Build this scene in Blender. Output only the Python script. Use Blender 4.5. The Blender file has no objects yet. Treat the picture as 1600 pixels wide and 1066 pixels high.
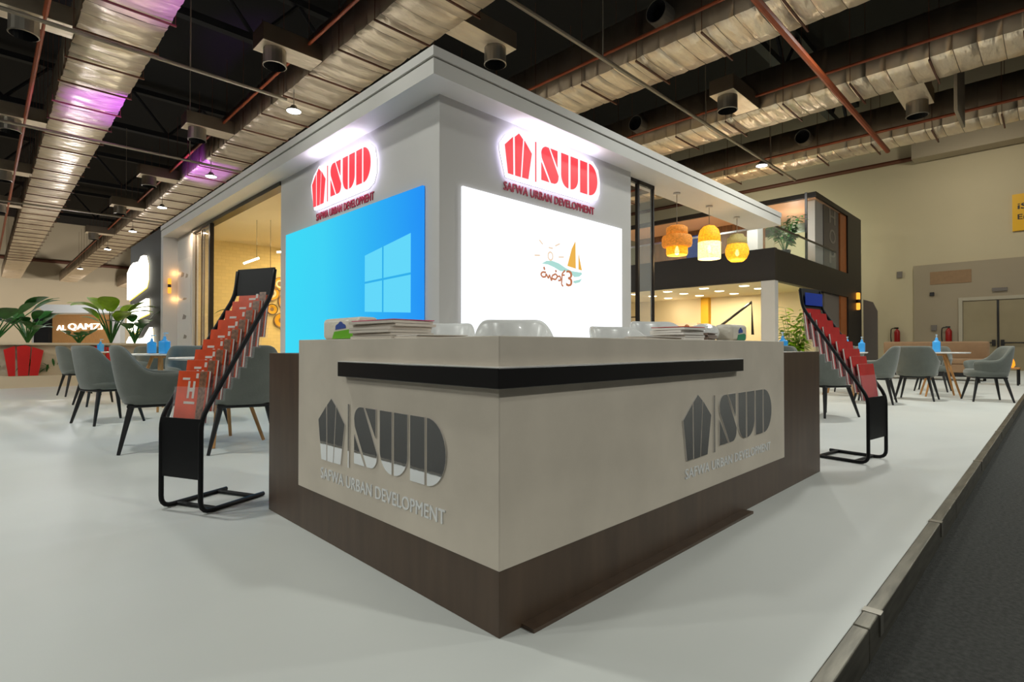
import bpy, bmesh, math, random
from mathutils import Vector, Matrix
random.seed(7)
SC = bpy.context.scene
COL = SC.collection
PI = math.pi

# ------------------------------------------------------------------ materials
def srgb(r, g, b):
    f = lambda c: (c/255/12.92) if c/255 <= .04045 else ((c/255+.055)/1.055)**2.4
    return (f(r), f(g), f(b), 1)

def mat(name, col, rough=.6, metal=0, emis=None, estr=0, noise=0, nscale=8, bump=0, bscale=40, alpha=1, trans=0, ior=1.45, coat=0, stretch=None, spec=None):
    m = bpy.data.materials.new(name); m.use_nodes = True
    nt = m.node_tree; b = nt.nodes['Principled BSDF']
    b.inputs['Base Color'].default_value = col
    b.inputs['Roughness'].default_value = rough
    b.inputs['Metallic'].default_value = metal
    b.inputs['Alpha'].default_value = alpha
    b.inputs['Transmission Weight'].default_value = trans
    b.inputs['IOR'].default_value = ior
    b.inputs['Coat Weight'].default_value = coat
    if spec is not None: b.inputs['Specular IOR Level'].default_value = spec
    if emis:
        b.inputs['Emission Color'].default_value = emis
        b.inputs['Emission Strength'].default_value = estr
    if noise or bump:
        tc = nt.nodes.new('ShaderNodeTexCoord'); mp = nt.nodes.new('ShaderNodeMapping')
        nt.links.new(tc.outputs['Object'], mp.inputs['Vector'])
        if stretch: mp.inputs['Scale'].default_value = stretch
    if noise:
        n = nt.nodes.new('ShaderNodeTexNoise'); n.inputs['Scale'].default_value = nscale; n.inputs['Detail'].default_value = 5
        nt.links.new(mp.outputs['Vector'], n.inputs['Vector'])
        r = nt.nodes.new('ShaderNodeValToRGB')
        r.color_ramp.elements[0].position = .3; r.color_ramp.elements[1].position = .7
        r.color_ramp.elements[0].color = tuple(c*(1-noise) for c in col[:3])+(1,)
        r.color_ramp.elements[1].color = tuple(min(1, c*(1+noise)) for c in col[:3])+(1,)
        nt.links.new(n.outputs['Fac'], r.inputs['Fac']); nt.links.new(r.outputs['Color'], b.inputs['Base Color'])
    if bump:
        n2 = nt.nodes.new('ShaderNodeTexNoise'); n2.inputs['Scale'].default_value = bscale; n2.inputs['Detail'].default_value = 4
        nt.links.new(mp.outputs['Vector'], n2.inputs['Vector'])
        bp = nt.nodes.new('ShaderNodeBump'); bp.inputs['Strength'].default_value = bump; bp.inputs['Distance'].default_value = .02
        nt.links.new(n2.outputs['Fac'], bp.inputs['Height']); nt.links.new(bp.outputs['Normal'], b.inputs['Normal'])
    return m

def emit(name, col, s):
    m = bpy.data.materials.new(name); m.use_nodes = True
    nt = m.node_tree; nt.nodes.clear()
    e = nt.nodes.new('ShaderNodeEmission'); o = nt.nodes.new('ShaderNodeOutputMaterial')
    e.inputs['Color'].default_value = col; e.inputs['Strength'].default_value = s
    nt.links.new(e.outputs[0], o.inputs[0]); return m

M = {}
M['floor'] = mat('white_floor_vinyl', srgb(212, 214, 210), .45, noise=.03, nscale=1.2, bump=.02, bscale=3)
M['carpet'] = mat('dark_grey_carpet', srgb(68, 68, 65), .95, noise=.35, nscale=60, bump=.6, bscale=300)
M['hallfloor'] = mat('hall_floor', srgb(150, 140, 125), .6, noise=.05)
M['curb'] = mat('scuffed_black_metal', srgb(112, 108, 98), .38, metal=.75, noise=.35, nscale=14, stretch=(.4, 3, 3))
M['curbjoint'] = mat('joint_plate_metal', srgb(150, 145, 135), .35, metal=.8)
M['concrete'] = mat('grey_plaster_laminate', srgb(202, 191, 176), .55, noise=.08, nscale=3.5, bump=.05, bscale=12)
M['brown'] = mat('dark_brown_veneer', srgb(78, 61, 47), .42, noise=.18, nscale=6, stretch=(3, 3, .35))
M['black'] = mat('black_laminate', srgb(24, 22, 22), .3)
M['mirror'] = mat('mirror_acrylic', (.82, .82, .84, 1), .03, metal=1, bump=.012, bscale=5)
M['lettersilver'] = mat('silver_lettering', (.78, .78, .78, 1), .4, metal=.25)
M['white'] = mat('white_painted_board', srgb(222, 218, 212), .5, noise=.015, nscale=2)
M['wallwhite'] = mat('white_matt_paint', srgb(214, 210, 206), .6, noise=.015, nscale=2)
M['groove'] = mat('shadow_groove_paint', srgb(150, 146, 140), .6)
M['red'] = mat('red_acrylic', srgb(226, 40, 54), .35, emis=srgb(240, 70, 80), estr=.75)
M['textred'] = mat('crimson_acrylic', srgb(176, 22, 60), .4)
M['halo'] = emit('halo_led', (.97, .96, 1, 1), 1.15)
M['haloside'] = emit('halo_led_edge', (.72, .68, 1, 1), 7)
M['chrome'] = mat('chrome', (.8, .8, .8, 1), .15, metal=1)
M['cream'] = mat('cream_hall_wall_paint', srgb(196, 182, 152), .7, noise=.03, nscale=.5)
M['creamgrey'] = mat('greige_wall_paint', srgb(160, 146, 124), .7, noise=.03, nscale=.5)
M['door'] = mat('painted_steel_door', srgb(150, 136, 106), .5, noise=.05, nscale=2)
M['doorframe'] = mat('door_frame_paint', srgb(176, 166, 146), .5)
M['roof'] = mat('black_roof_paint', srgb(15, 15, 17), .8)
M['truss'] = mat('dark_truss_steel', srgb(30, 30, 33), .6)
M['foil'] = mat('duct_foil', srgb(250, 230, 204), .3, metal=.55, noise=.08, nscale=2.5, bump=1.0, bscale=3.2, stretch=(1, 4, 1))  # underside foil, brightened in its colour for light bounced off the floor
M['foilside'] = mat('duct_foil_side', srgb(150, 134, 114), .42, metal=.75, noise=.1, nscale=2, bump=.3, bscale=4)  # the same foil darkened for the sides, shade put into the colour
M['seam'] = mat('dark_duct_seam', srgb(110, 92, 72), .6)  # dark joint strips between the duct panels
M['peach'] = mat('peach_lit_soffit', srgb(214, 172, 140), .5)  # warm light on the roof underside is put into this peach colour
M['rust'] = mat('orange_brown_pipe', srgb(150, 70, 34), .5, noise=.1)
M['darkrust'] = mat('brown_hanger_bar', srgb(96, 54, 34), .5)
M['conduit'] = mat('beige_conduit', srgb(150, 138, 120), .45, metal=.3)
M['nozzle'] = mat('galvanised_nozzle', srgb(150, 142, 130), .4, metal=.7, bump=.1)
M['darkhole'] = mat('dark_inside', srgb(16, 16, 18), .8)
M['lamp'] = emit('high_bay_glow', (.97, 1, 1, 1), 14)
M['fabric'] = mat('grey_velvet', srgb(104, 108, 101), .85, noise=.07, nscale=9, bump=.12, bscale=60)
M['fabric'].node_tree.nodes['Principled BSDF'].inputs['Sheen Weight'].default_value = .35
M['blackleg'] = mat('black_painted_wood', srgb(26, 25, 26), .4)
M['wood'] = mat('light_oak', srgb(188, 136, 80), .5, noise=.12, nscale=8, stretch=(6, 6, .6))
M['tabletop'] = mat('white_table_top', srgb(235, 233, 230), .3)
M['blue'] = mat('blue_sanitizer_gel', srgb(70, 170, 245), .2, emis=srgb(20, 120, 235), estr=.0, coat=.5)
M['clearcap'] = mat('frosted_pump', srgb(190, 215, 235), .3)
M['whiteplastic'] = mat('glossy_white_plastic', srgb(240, 240, 238), .25, coat=.25)
M['rackblack'] = mat('black_powder_coat', srgb(14, 14, 16), .5, spec=.25)
M['acrylic'] = mat('clear_acrylic', (.97, .98, 1, 1), .05, alpha=.07, spec=.8)
M['paper'] = mat('white_paper', srgb(235, 228, 220), .6)
M['papergrey'] = mat('cream_paper', srgb(214, 203, 190), .65)
M['pink'] = mat('pink_cover_edge', srgb(214, 84, 120), .5)
M['browncard'] = mat('grey_brown_card', srgb(158, 140, 130), .6)
M['redcover'] = mat('red_orange_cover', srgb(230, 86, 46), .25, noise=.25, nscale=6, coat=.4)
M['redcoverb'] = mat('crimson_cover', srgb(216, 54, 58), .2, noise=.15, nscale=5, coat=.5)
M['backcover'] = mat('dark_red_back_cover', srgb(130, 36, 34), .3, coat=.4)
M['coverdark'] = mat('cover_photo_strip', srgb(140, 100, 76), .3, noise=.5, nscale=60)
M['covertext'] = mat('cover_white_print', srgb(226, 214, 204), .4)
M['tissue'] = mat('tissue_pack_film', srgb(232, 224, 208), .35, bump=.3, bscale=25)
M['green'] = mat('green_print', srgb(112, 190, 40), .35)
M['teal'] = mat('teal_print', srgb(60, 150, 110), .35)
M['blueprint'] = mat('blue_print', srgb(60, 90, 170), .35)
M['leaf'] = mat('dark_green_leaf', srgb(48, 104, 44), .4, noise=.3, nscale=6)
M['leafl'] = mat('bright_green_leaf', srgb(140, 180, 40), .4, noise=.3, nscale=6)
M['soil'] = mat('dark_planting', srgb(40, 42, 26), .9, noise=.3)
M['planter'] = mat('beige_planter', srgb(206, 190, 164), .6)
M['redpanel'] = mat('red_panel', srgb(190, 16, 10), .5)
M['darkwall'] = mat('charcoal_wall', srgb(36, 33, 33), .6)
M['litwhite'] = emit('lit_sign_white', (1, .95, .78, 1), 5)
M['litname'] = emit('glowing_name_letters', (1, .95, .8, 1), 2.2)
M['litside'] = emit('lit_sign_side', (1, .74, .12, 1), 1.6)
M['amber'] = emit('amber_sconce_glow', (1, .36, .04, 1), 1.7)
M['warmbulb'] = emit('warm_bulb', (1, .86, .55, 1), 22)
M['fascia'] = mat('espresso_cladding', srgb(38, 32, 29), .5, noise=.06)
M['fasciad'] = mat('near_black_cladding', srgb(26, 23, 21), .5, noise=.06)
M['woodwall'] = mat('timber_slats', srgb(112, 78, 48), .5, noise=.35, nscale=5, stretch=(1, 4, .2))
M['orangewood'] = mat('orange_veneer', srgb(170, 96, 44), .5, noise=.1)
M['greypanel'] = mat('slate_panel', srgb(118, 110, 104), .6)
M['faint'] = mat('faint_letters', srgb(150, 142, 132), .5)
M['soffit'] = mat('cream_soffit', srgb(238, 220, 180), .6)
M['creamroom'] = mat('warm_cream_wall', srgb(240, 222, 184), .6)
M['yellow'] = mat('ochre_column', srgb(224, 168, 40), .6)
M['downlight'] = emit('warm_downlight', (1, .9, .66, 1), 7)
M['glass'] = mat('greenish_glass', (.75, .9, .82, 1), .02, alpha=.10, spec=.8)
M['glassclear'] = mat('clear_glass', (.85, .85, .8, 1), .02, alpha=.14, spec=.9)
M['tv'] = emit('blue_tv', (.015, .035, .16, 1), 1.0)
M['tvtxt'] = emit('tv_text', (.6, .7, .9, 1), 1.0)
M['signyellow'] = mat('yellow_sign', srgb(232, 176, 10), .5)
M['signtext'] = mat('sign_dark_print', srgb(48, 38, 30), .5)
M['extred'] = mat('red_extinguisher', srgb(150, 20, 16), .35)
M['tan'] = mat('tan_upholstery', srgb(150, 120, 90), .8, noise=.06)
M['skin'] = mat('skin', srgb(206, 150, 118), .6)
M['hair'] = mat('brown_hair', srgb(92, 56, 32), .7)
M['shirt'] = mat('dark_shirt', srgb(50, 54, 66), .8)
M['frame'] = mat('dark_metal_frame', srgb(44, 40, 40), .35, metal=.5)
M['framelt'] = mat('bronze_metal_frame', srgb(120, 100, 74), .35, metal=.5)
M['brass'] = mat('brass', srgb(170, 120, 50), .3, metal=.8)
M['mount'] = mat('picture_mount', srgb(230, 214, 190), .6)

def rattan(name, base, glow, gs, z0=None, z1=None, low=None):
    m = mat(name, base, .7, emis=glow, estr=gs)
    nt = m.node_tree; b = nt.nodes['Principled BSDF']
    tc = nt.nodes.new('ShaderNodeTexCoord'); w = nt.nodes.new('ShaderNodeTexNoise')
    w.inputs['Scale'].default_value = 60; w.inputs['Detail'].default_value = 3
    mp = nt.nodes.new('ShaderNodeMapping'); mp.inputs['Scale'].default_value = (.5, .5, 1.6)
    nt.links.new(tc.outputs['Object'], mp.inputs[0]); nt.links.new(mp.outputs[0], w.inputs['Vector'])
    r = nt.nodes.new('ShaderNodeValToRGB'); r.color_ramp.elements[0].position = .38; r.color_ramp.elements[1].position = .62
    r.color_ramp.elements[0].color = (.25, .25, .25, 1); r.color_ramp.elements[1].color = (1, 1, 1, 1)
    nt.links.new(w.outputs['Fac'], r.inputs['Fac'])
    mu = nt.nodes.new('ShaderNodeMath'); mu.operation = 'MULTIPLY'; mu.inputs[1].default_value = gs*1.25
    nt.links.new(r.outputs['Color'], mu.inputs[0]); nt.links.new(mu.outputs[0], b.inputs['Emission Strength'])
    b.inputs['Alpha'].default_value = .82
    return m
M['rattan'] = rattan('woven_rattan_shade', srgb(214, 150, 70), srgb(240, 150, 50), .42)
M['rattanlit'] = rattan('lit_rattan_shade', srgb(230, 170, 60), srgb(255, 176, 20), .95)
M['rattanpale'] = rattan('glowing_shade_band', srgb(250, 230, 170), srgb(255, 236, 150), 1.6)
M['rattangrey'] = rattan('unlit_upper_shade', srgb(170, 160, 110), srgb(190, 170, 90), .25)

# screens
def screen_blue():
    m = bpy.data.materials.new('blue_led_screen'); m.use_nodes = True
    nt = m.node_tree; nt.nodes.clear()
    o = nt.nodes.new('ShaderNodeOutputMaterial'); e = nt.nodes.new('ShaderNodeEmission')
    tc = nt.nodes.new('ShaderNodeTexCoord'); sp = nt.nodes.new('ShaderNodeSeparateXYZ')
    nt.links.new(tc.outputs['Generated'], sp.inputs[0])
    # the screen image: cyan at its left end, deeper blue at its right end and upper right
    a = nt.nodes.new('ShaderNodeMath'); a.operation = 'SUBTRACT'; a.inputs[0].default_value = 1.0
    nt.links.new(sp.outputs['Y'], a.inputs[1])
    r = nt.nodes.new('ShaderNodeValToRGB'); cr = r.color_ramp
    cr.elements[0].position = 0; cr.elements[0].color = srgb(62, 224, 246)
    cr.elements[1].position = 1; cr.elements[1].color = srgb(34, 140, 246)
    el = cr.elements.new(.35); el.color = srgb(66, 214, 245)
    el = cr.elements.new(.7); el.color = srgb(48, 178, 244)
    nt.links.new(a.outputs[0], r.inputs['Fac'])
    n = nt.nodes.new('ShaderNodeTexNoise'); n.inputs['Scale'].default_value = 1.6
    nt.links.new(tc.outputs['Generated'], n.inputs['Vector'])
    mx = nt.nodes.new('ShaderNodeMix'); mx.data_type = 'RGBA'; mx.blend_type = 'MIX'
    sc = nt.nodes.new('ShaderNodeMath'); sc.operation = 'MULTIPLY'; sc.inputs[1].default_value = .3
    nt.links.new(n.outputs['Fac'], sc.inputs[0]); nt.links.new(sc.outputs[0], mx.inputs[0])
    nt.links.new(r.outputs['Color'], mx.inputs[6]); mx.inputs[7].default_value = srgb(60, 190, 250)
    nt.links.new(mx.outputs[2], e.inputs['Color']); e.inputs['Strength'].default_value = 1.0
    nt.links.new(e.outputs[0], o.inputs[0]); return m
M['scrblue'] = screen_blue()
M['pane'] = emit('screen_window_pane', srgb(100, 216, 250), 1.0)
M['paneline'] = emit('screen_window_bars', srgb(52, 176, 236), 1.0)
M['scrwhite'] = emit('white_led_screen', (.93, .96, 1, 1), 1.35)
M['e_sail'] = emit('screen_sail_orange', srgb(238, 182, 84), 1)
M['e_wave'] = emit('screen_wave_teal', srgb(176, 222, 214), 1)
M['e_sun'] = emit('screen_sun_peach', srgb(240, 214, 186), 1)
M['e_txt'] = emit('screen_script_brown', srgb(190, 120, 84), 1)

# ------------------------------------------------------------------ mesh helpers
def newobj(name, bm, m, parent=None, smooth=False, bevel=0, sub=0):
    me = bpy.data.meshes.new(name)
    bmesh.ops.recalc_face_normals(bm, faces=bm.faces)
    bm.to_mesh(me); bm.free()
    if m is not None:
        for x in (m if isinstance(m, (list, tuple)) else [m]): me.materials.append(x)
    o = bpy.data.objects.new(name, me); COL.objects.link(o)
    if parent: o.parent = parent
    if smooth:
        for p in me.polygons: p.use_smooth = True
    if bevel:
        b = o.modifiers.new('bevel', 'BEVEL'); b.width = bevel; b.segments = 2; b.limit_method = 'ANGLE'
    if sub:
        s = o.modifiers.new('subsurf', 'SUBSURF'); s.levels = sub; s.render_levels = sub
    return o

def add_box(bm, x0, x1, y0, y1, z0, z1, mi=0, mx=None):
    vs = [bm.verts.new(v) for v in ((x0, y0, z0), (x1, y0, z0), (x1, y1, z0), (x0, y1, z0), (x0, y0, z1), (x1, y0, z1), (x1, y1, z1), (x0, y1, z1))]
    if mx: 
        for v in vs: v.co = mx @ v.co
    for f in ((0, 3, 2, 1), (4, 5, 6, 7), (0, 1, 5, 4), (1, 2, 6, 5), (2, 3, 7, 6), (3, 0, 4, 7)):
        bm.faces.new([vs[i] for i in f]).material_index = mi
    return vs

def box(name, x0, x1, y0, y1, z0, z1, m, parent=None, bevel=0):
    bm = bmesh.new(); add_box(bm, min(x0, x1), max(x0, x1), min(y0, y1), max(y0, y1), min(z0, z1), max(z0, z1))
    return newobj(name, bm, m, parent, bevel=bevel)

def add_ring(bm, c, ax, r, n, ph=0):
    ax = Vector(ax).normalized()
    u = ax.orthogonal().normalized() if abs(ax.z) < .99 else Vector((1, 0, 0))
    v = ax.cross(u)
    return [bm.verts.new(Vector(c)+u*(math.cos(2*PI*i/n+ph)*r)+v*(math.sin(2*PI*i/n+ph)*r)) for i in range(n)]

def add_rod(bm, p0, p1, r0, r1=None, n=10, mi=0):
    r1 = r0 if r1 is None else r1
    p0 = Vector(p0); p1 = Vector(p1); d = p1-p0
    a = add_ring(bm, p0, d, r0, n); b = add_ring(bm, p1, d, r1, n)
    for i in range(n): bm.faces.new((a[i], a[(i+1) % n], b[(i+1) % n], b[i])).material_index = mi
    bm.faces.new(a[::-1]).material_index = mi; bm.faces.new(b).material_index = mi

def rod(name, p0, p1, r0, m, parent=None, r1=None, n=12):
    bm = bmesh.new(); add_rod(bm, p0, p1, r0, r1, n); return newobj(name, bm, m, parent, smooth=False)

def add_tube(bm, pts, r, n=8, close=False):
    pts = [Vector(p) for p in pts]; rings = []
    u = None
    for i, p in enumerate(pts):
        t = (pts[min(i+1, len(pts)-1)]-pts[max(i-1, 0)]).normalized()
        if u is None: u = t.orthogonal().normalized()
        u = (u-t*u.dot(t)).normalized(); v = t.cross(u)
        rr = r[i] if isinstance(r, (list, tuple)) else r
        rings.append([bm.verts.new(p+u*math.cos(2*PI*k/n)*rr+v*math.sin(2*PI*k/n)*rr) for k in range(n)])
    for a, b in zip(rings, rings[1:]):
        for k in range(n): bm.faces.new((a[k], a[(k+1) % n], b[(k+1) % n], b[k]))
    bm.faces.new(rings[0][::-1]); bm.faces.new(rings[-1])

def fillet(pts, r, n=5):
    out = [Vector(pts[0])]
    for i in range(1, len(pts)-1):
        p, a, b = Vector(pts[i]), Vector(pts[i-1]), Vector(pts[i+1])
        da, db = (a-p), (b-p); q = min(r, da.length*.45, db.length*.45)
        s, e = p+da.normalized()*q, p+db.normalized()*q
        for k in range(n+1):
            t = k/n; out.append(s*(1-t)**2+p*2*t*(1-t)+e*t*t)
    out.append(Vector(pts[-1])); return out

def add_lathe(bm, prof, c=(0, 0, 0), n=24, mi=None):
    rings = []
    for r, z in prof:
        rings.append([bm.verts.new((c[0]+r*math.cos(2*PI*i/n), c[1]+r*math.sin(2*PI*i/n), c[2]+z)) for i in range(n)] if r > 1e-6 else [bm.verts.new((c[0], c[1], c[2]+z))])
    for j, (a, b) in enumerate(zip(rings, rings[1:])):
        for i in range(n):
            k = (i+1) % n
            if len(a) == 1 and len(b) == 1: continue
            if len(a) == 1: f = (a[0], b[k], b[i])
            elif len(b) == 1: f = (a[i], a[k], b[0])
            else: f = (a[i], a[k], b[k], b[i])
            fc = bm.faces.new(f)
            if mi: fc.material_index = mi[j]

def lathe(name, prof, c, m, parent=None, n=24, smooth=True):
    bm = bmesh.new(); add_lathe(bm, prof, c, n); return newobj(name, bm, m, parent, smooth=smooth)

def add_prism(bm, pts, fn, d0, d1):
    a = [bm.verts.new(fn(x, y, d0)) for x, y in pts]; b = [bm.verts.new(fn(x, y, d1)) for x, y in pts]
    n = len(pts)
    bm.faces.new(a); bm.faces.new(b[::-1])
    for i in range(n): bm.faces.new((a[i], b[i], b[(i+1) % n], a[(i+1) % n]))

def prism(name, polys, fn, d0, d1, m, parent=None, bevel=0):
    bm = bmesh.new()
    for p in polys: add_prism(bm, p, fn, d0, d1)
    return newobj(name, bm, m, parent, bevel=bevel)

def thing(name, label, cat, loc=(0, 0, 0), rz=0, group=None):
    o = bpy.data.objects.new(name, None); COL.objects.link(o)
    o.location = loc; o.rotation_euler = (0, 0, rz); o.empty_display_size = .1
    o['label'] = label; o['category'] = cat
    if group: o['group'] = group
    return o
def tag(o, label, cat, group=None, kind=None):
    o['label'] = label; o['category'] = cat
    if group: o['group'] = group
    if kind: o['kind'] = kind
    return o
def struct(o, label, cat='wall'):
    o['kind'] = 'structure'; o['label'] = label; o['category'] = cat; return o
def dup(root, loc, rz, label, group=None):
    r = root.copy(); COL.objects.link(r); r.location = loc; r.rotation_euler = (0, 0, rz); r['label'] = label
    if group: r['group'] = group
    for ch in list(root.children):
        c = ch.copy(); COL.objects.link(c); c.parent = r
        for g in list(ch.children):
            d = g.copy(); COL.objects.link(d); d.parent = c
    return r

def textbm(txt, fn, s0, s1, z0, z1, d0, d1, bold=.018, skew=0):
    cu = bpy.data.curves.new('txt', 'FONT'); cu.body = txt; cu.resolution_u = 3; cu.size = 1; cu.space_character = 1.05
    o = bpy.data.objects.new('txt', cu); COL.objects.link(o)
    dg = bpy.context.evaluated_depsgraph_get(); dg.update()
    me = bpy.data.meshes.new_from_object(o.evaluated_get(dg))
    bpy.data.objects.remove(o)
    xs = [v.co.x for v in me.vertices]; ys = [v.co.y for v in me.vertices]
    x0, x1, y0, y1 = min(xs), max(xs), min(ys), max(ys)
    bm = bmesh.new()
    for k in (-1, 0, 1):                     # strokes are thickened by overlapping side-shifted copies of the letters
        nv = len(bm.verts); bm.from_mesh(me); bm.verts.ensure_lookup_table()
        for v in bm.verts[nv:]: v.co.x += k*bold; v.co.y += k*bold*.3; v.co.z = k*.01
    x0 -= bold; x1 += bold; bpy.data.meshes.remove(me)
    if abs(d1-d0) > 1e-6:
        r = bmesh.ops.extrude_face_region(bm, geom=bm.faces[:])
        ev = {v for v in r['geom'] if isinstance(v, bmesh.types.BMVert)}
    else: ev = set()
    for v in bm.verts:
        d = (d1 if v in ev else d0)+v.co.z*(d1-d0)*.5
        v.co = fn(s0+(v.co.x-x0)/(x1-x0)*(s1-s0), z0+(v.co.y-y0)/(y1-y0)*(z1-z0), d)
    return bm
def words(name, txt, fn, s0, s1, z0, z1, d0, d1, m, parent, bold, nw=3):
    # one mesh per word: the letters are sorted along s and cut at the widest gaps
    flat = textbm(txt, lambda s, z, d: Vector((s, z, d)), s0, s1, z0, z1, d0, d1, bold)
    left = set(flat.verts); isl = []
    while left:
        st = [left.pop()]; g_ = set(st)
        while st:
            v = st.pop()
            for e in v.link_edges:
                o = e.other_vert(v)
                if o not in g_: g_.add(o); st.append(o); left.discard(o)
        isl.append((min(v.co.x for v in g_), max(v.co.x for v in g_), g_))
    isl.sort(key=lambda a: a[0])
    run = []; m_ = -1e9
    for a in isl: m_ = max(m_, a[1]); run.append(m_)
    gaps = sorted(range(len(isl)-1), key=lambda i: run[i]-isl[i+1][0])[:nw-1]
    cuts = sorted(run[i] for i in gaps)+[1e9]; lo = -1e9
    for c in cuts:
        b2 = flat.copy()
        bmesh.ops.delete(b2, geom=[v for v in b2.verts if not (lo < v.co.x <= c+1e-6)], context='VERTS')
        for v in b2.verts: v.co = fn(v.co.x, v.co.y, v.co.z)
        newobj(name, b2, m, parent); lo = c+1e-6
    flat.free()
def text(name, txt, fn, s0, s1, z0, z1, d0, d1, m, parent=None, bold=.018):
    return newobj(name, textbm(txt, fn, s0, s1, z0, z1, d0, d1, bold), m, parent)

# facing helpers: fx = surface whose outside looks to -X, viewed with s running to the right (towards -Y)
def fx(X, Y0): return lambda s, z, d: Vector((X-d, Y0-s, z))
def fy(Y, X0): return lambda s, z, d: Vector((X0+s, Y-d, z))

# ------------------------------------------------------------------ emblem and letters (flat shapes, s to the right, z up)
def arc(cx, cz, rx, rz, a0, a1, n=7):
    return [(cx+rx*math.cos(math.radians(a0+(a1-a0)*i/n)), cz+rz*math.sin(math.radians(a0+(a1-a0)*i/n))) for i in range(n+1)]
LOGO = {
 'blade': [[(.300, .597), (.225, .533), (.255, .360), (.304, .360)],
           [(.348, .633), (.309, .603), (.3125, .360), (.365, .360), (.388, .605)],
           [(.395, .601), (.4668, .534), (.4316, .362), (.3722, .361)]],
 'bar': [[(.4955, .621), (.5035, .621), (.5035, .361), (.4955, .361)]],
 'S': [[(.622, .616)]+arc(.600, .566, .052, .050, 95, 180)+[(.553, .535)]+[(.648, .386)]+arc(.672, .432, .050, .046, -75, 0)+[(.724, .447)],
       [(.636, .616), (.7135, .616), (.7135, .505)],
       [(.548, .503), (.548, .386), (.631, .386)]],
 'U': [[(.744, .616), (.826, .616), (.826, .386)]+arc(.826, .470, .082, .084, 265, 180),
       [(.842, .616), (.929, .616), (.929, .470)]+arc(.842, .470, .087, .084, 0, -90)],
 'D': [[(.946, .616), (1.032, .616), (1.032, .387), (.946, .387)],
       [(1.046, .616)]+arc(1.046, .5015, .104, .1145, 82, -82, 14)+[(1.046, .387)]],
}
def logo(parent, fn, s0, z0, sx, sz, d0, d1, m, mt, text_z=(.276, .324), text_s=(.245, 1.144), txt='SAFWA URBAN DEVELOPMENT', tbold=.012, td=None, gap=0):
    T0 = lambda p: [(s0+(a-.225)*sx, z0+(b-.360)*sz) for a, b in p]
    def T(p):
        lo, hi = min(a for a, b in p), max(a for a, b in p)
        if hi-lo < .02: return T0(p)
        k = 1-gap/(hi-lo); c = (lo+hi)/2
        return T0([(c+(a-c)*k, b) for a, b in p])
    for k, nm in (('blade', 'emblem_blade'), ('bar', 'divider_bar'), ('S', 'letter_s'), ('U', 'letter_u'), ('D', 'letter_d')):
        if k == 'blade':
            for p in LOGO[k]: prism(nm, [T(p)], fn, d0, d1, m, parent)
        else: prism(nm, [T(p) for p in LOGO[k]], fn, d0, d1, m, parent)
    a = T0([(text_s[0], text_z[0]), (text_s[1], text_z[1])])
    td = td or (d0, d1)
    words('name_word', txt, fn, a[0][0], a[1][0], a[0][1], a[1][1], td[0], td[1], mt, parent, tbold)

# ------------------------------------------------------------------ setting
struct(box('floor', -.01, 26.7, .45, 24, -.1, 0, M['floor']), 'white glossy platform floor under the stands', 'floor')
o = box('floor_aisle', -8, 26.7, -12, .45, -.14, -.1, M['carpet']); struct(o, 'dark grey carpet of the aisle beside the platform', 'floor')
o = box('floor_carpet_left', -30, -.01, .45, 24, -.14, -.1, M['carpet']); struct(o, 'dark grey carpet left of the platform', 'floor')
o = box('floor_hall', -30, 26.7, 24, 60, -.14, -.06, M['hallfloor']); struct(o, 'beige hall floor beyond the white platform', 'floor')
cb = thing('edge_trim', 'scuffed black metal edging along the white platform', 'edging'); cb['kind'] = 'structure'
bm = bmesh.new()
for i in range(14):
    x0 = -.05+i*1.96; add_box(bm, x0+.003, x0+1.957, .405, .45, -.1, .006)
for i in range(12): add_box(bm, -.05, -.01, .45+i*1.96, .45+i*1.96+1.955, -.1, .006)
newobj('trim_profile', bm, M['curb'], cb, bevel=.004)
bm = bmesh.new()
for x in (1.30, 2.05, 3.32, 5.3, 7.3, 9.4): add_box(bm, x-.02, x+.02, .400, .452, -.06, .008)
newobj('joint_plate', bm, M['curbjoint'], cb)

struct(box('wall_right', 26.7, 27, -12, 60, -.14, 11.5, M['cream']), 'cream painted hall wall on the right', 'wall')
struct(box('wall_back', -30, 26.7, 60, 60.3, -.14, 11.5, M['cream']), 'cream hall wall at the far end', 'wall')
struct(box('ceiling', -30, 26.7, -12, 60, 11.5, 11.7, M['roof']), 'black hall roof high above the ducts', 'ceiling')

# right wall: greige bay with double exit door
struct(box('wall_recess', 26.62, 26.7, -3.5, 4.05, -.14, 4.10, M['creamgrey']), 'darker greige bay of the right hall wall round the exit door', 'wall')
dr = thing('door_1', 'double steel exit door with push bars in the greige bay', 'door', (26.6, 1.54, -.1)); dr['kind'] = 'structure'
bm = bmesh.new()
add_box(bm, -.06, .02, 1.0, 1.12, 0, 2.83); add_box(bm, -.06, .02, -1.12, -1.0, 0, 2.83); add_box(bm, -.06, .02, -1.0, 1.0, 2.70, 2.83)
newobj('door_frame', bm, M['doorframe'], dr, bevel=.005)
for s in (1, -1):
    l = box('door_leaf', -.03, .01, .03 if s > 0 else -.99, .99 if s > 0 else -.03, .01, 2.68, M['door'], dr, bevel=.004)
    bm = bmesh.new(); add_rod(bm, (-.10, s*.12, 1.11), (-.10, s*.9, 1.11), .022); add_box(bm, -.12, -.03, s*.12-.05, s*.12+.05, 1.0, 1.22)
    newobj('push_bar', bm, M['black'], l)
box('door_seal', -.05, -.031, -.03, .03, .01, 2.68, M['black'], dr)
def wallbit(name, y, z, w, h, m, label, cat, d=.06, x=26.62):
    return tag(box(name, x-d, x, y-w/2, y+w/2, z-h/2, z+h/2, m, bevel=.008), label, cat)
wallbit('emergency_light', 1.49, 2.97, .42, .13, M['greypanel'], 'small grey emergency light above the exit door', 'light')
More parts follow.
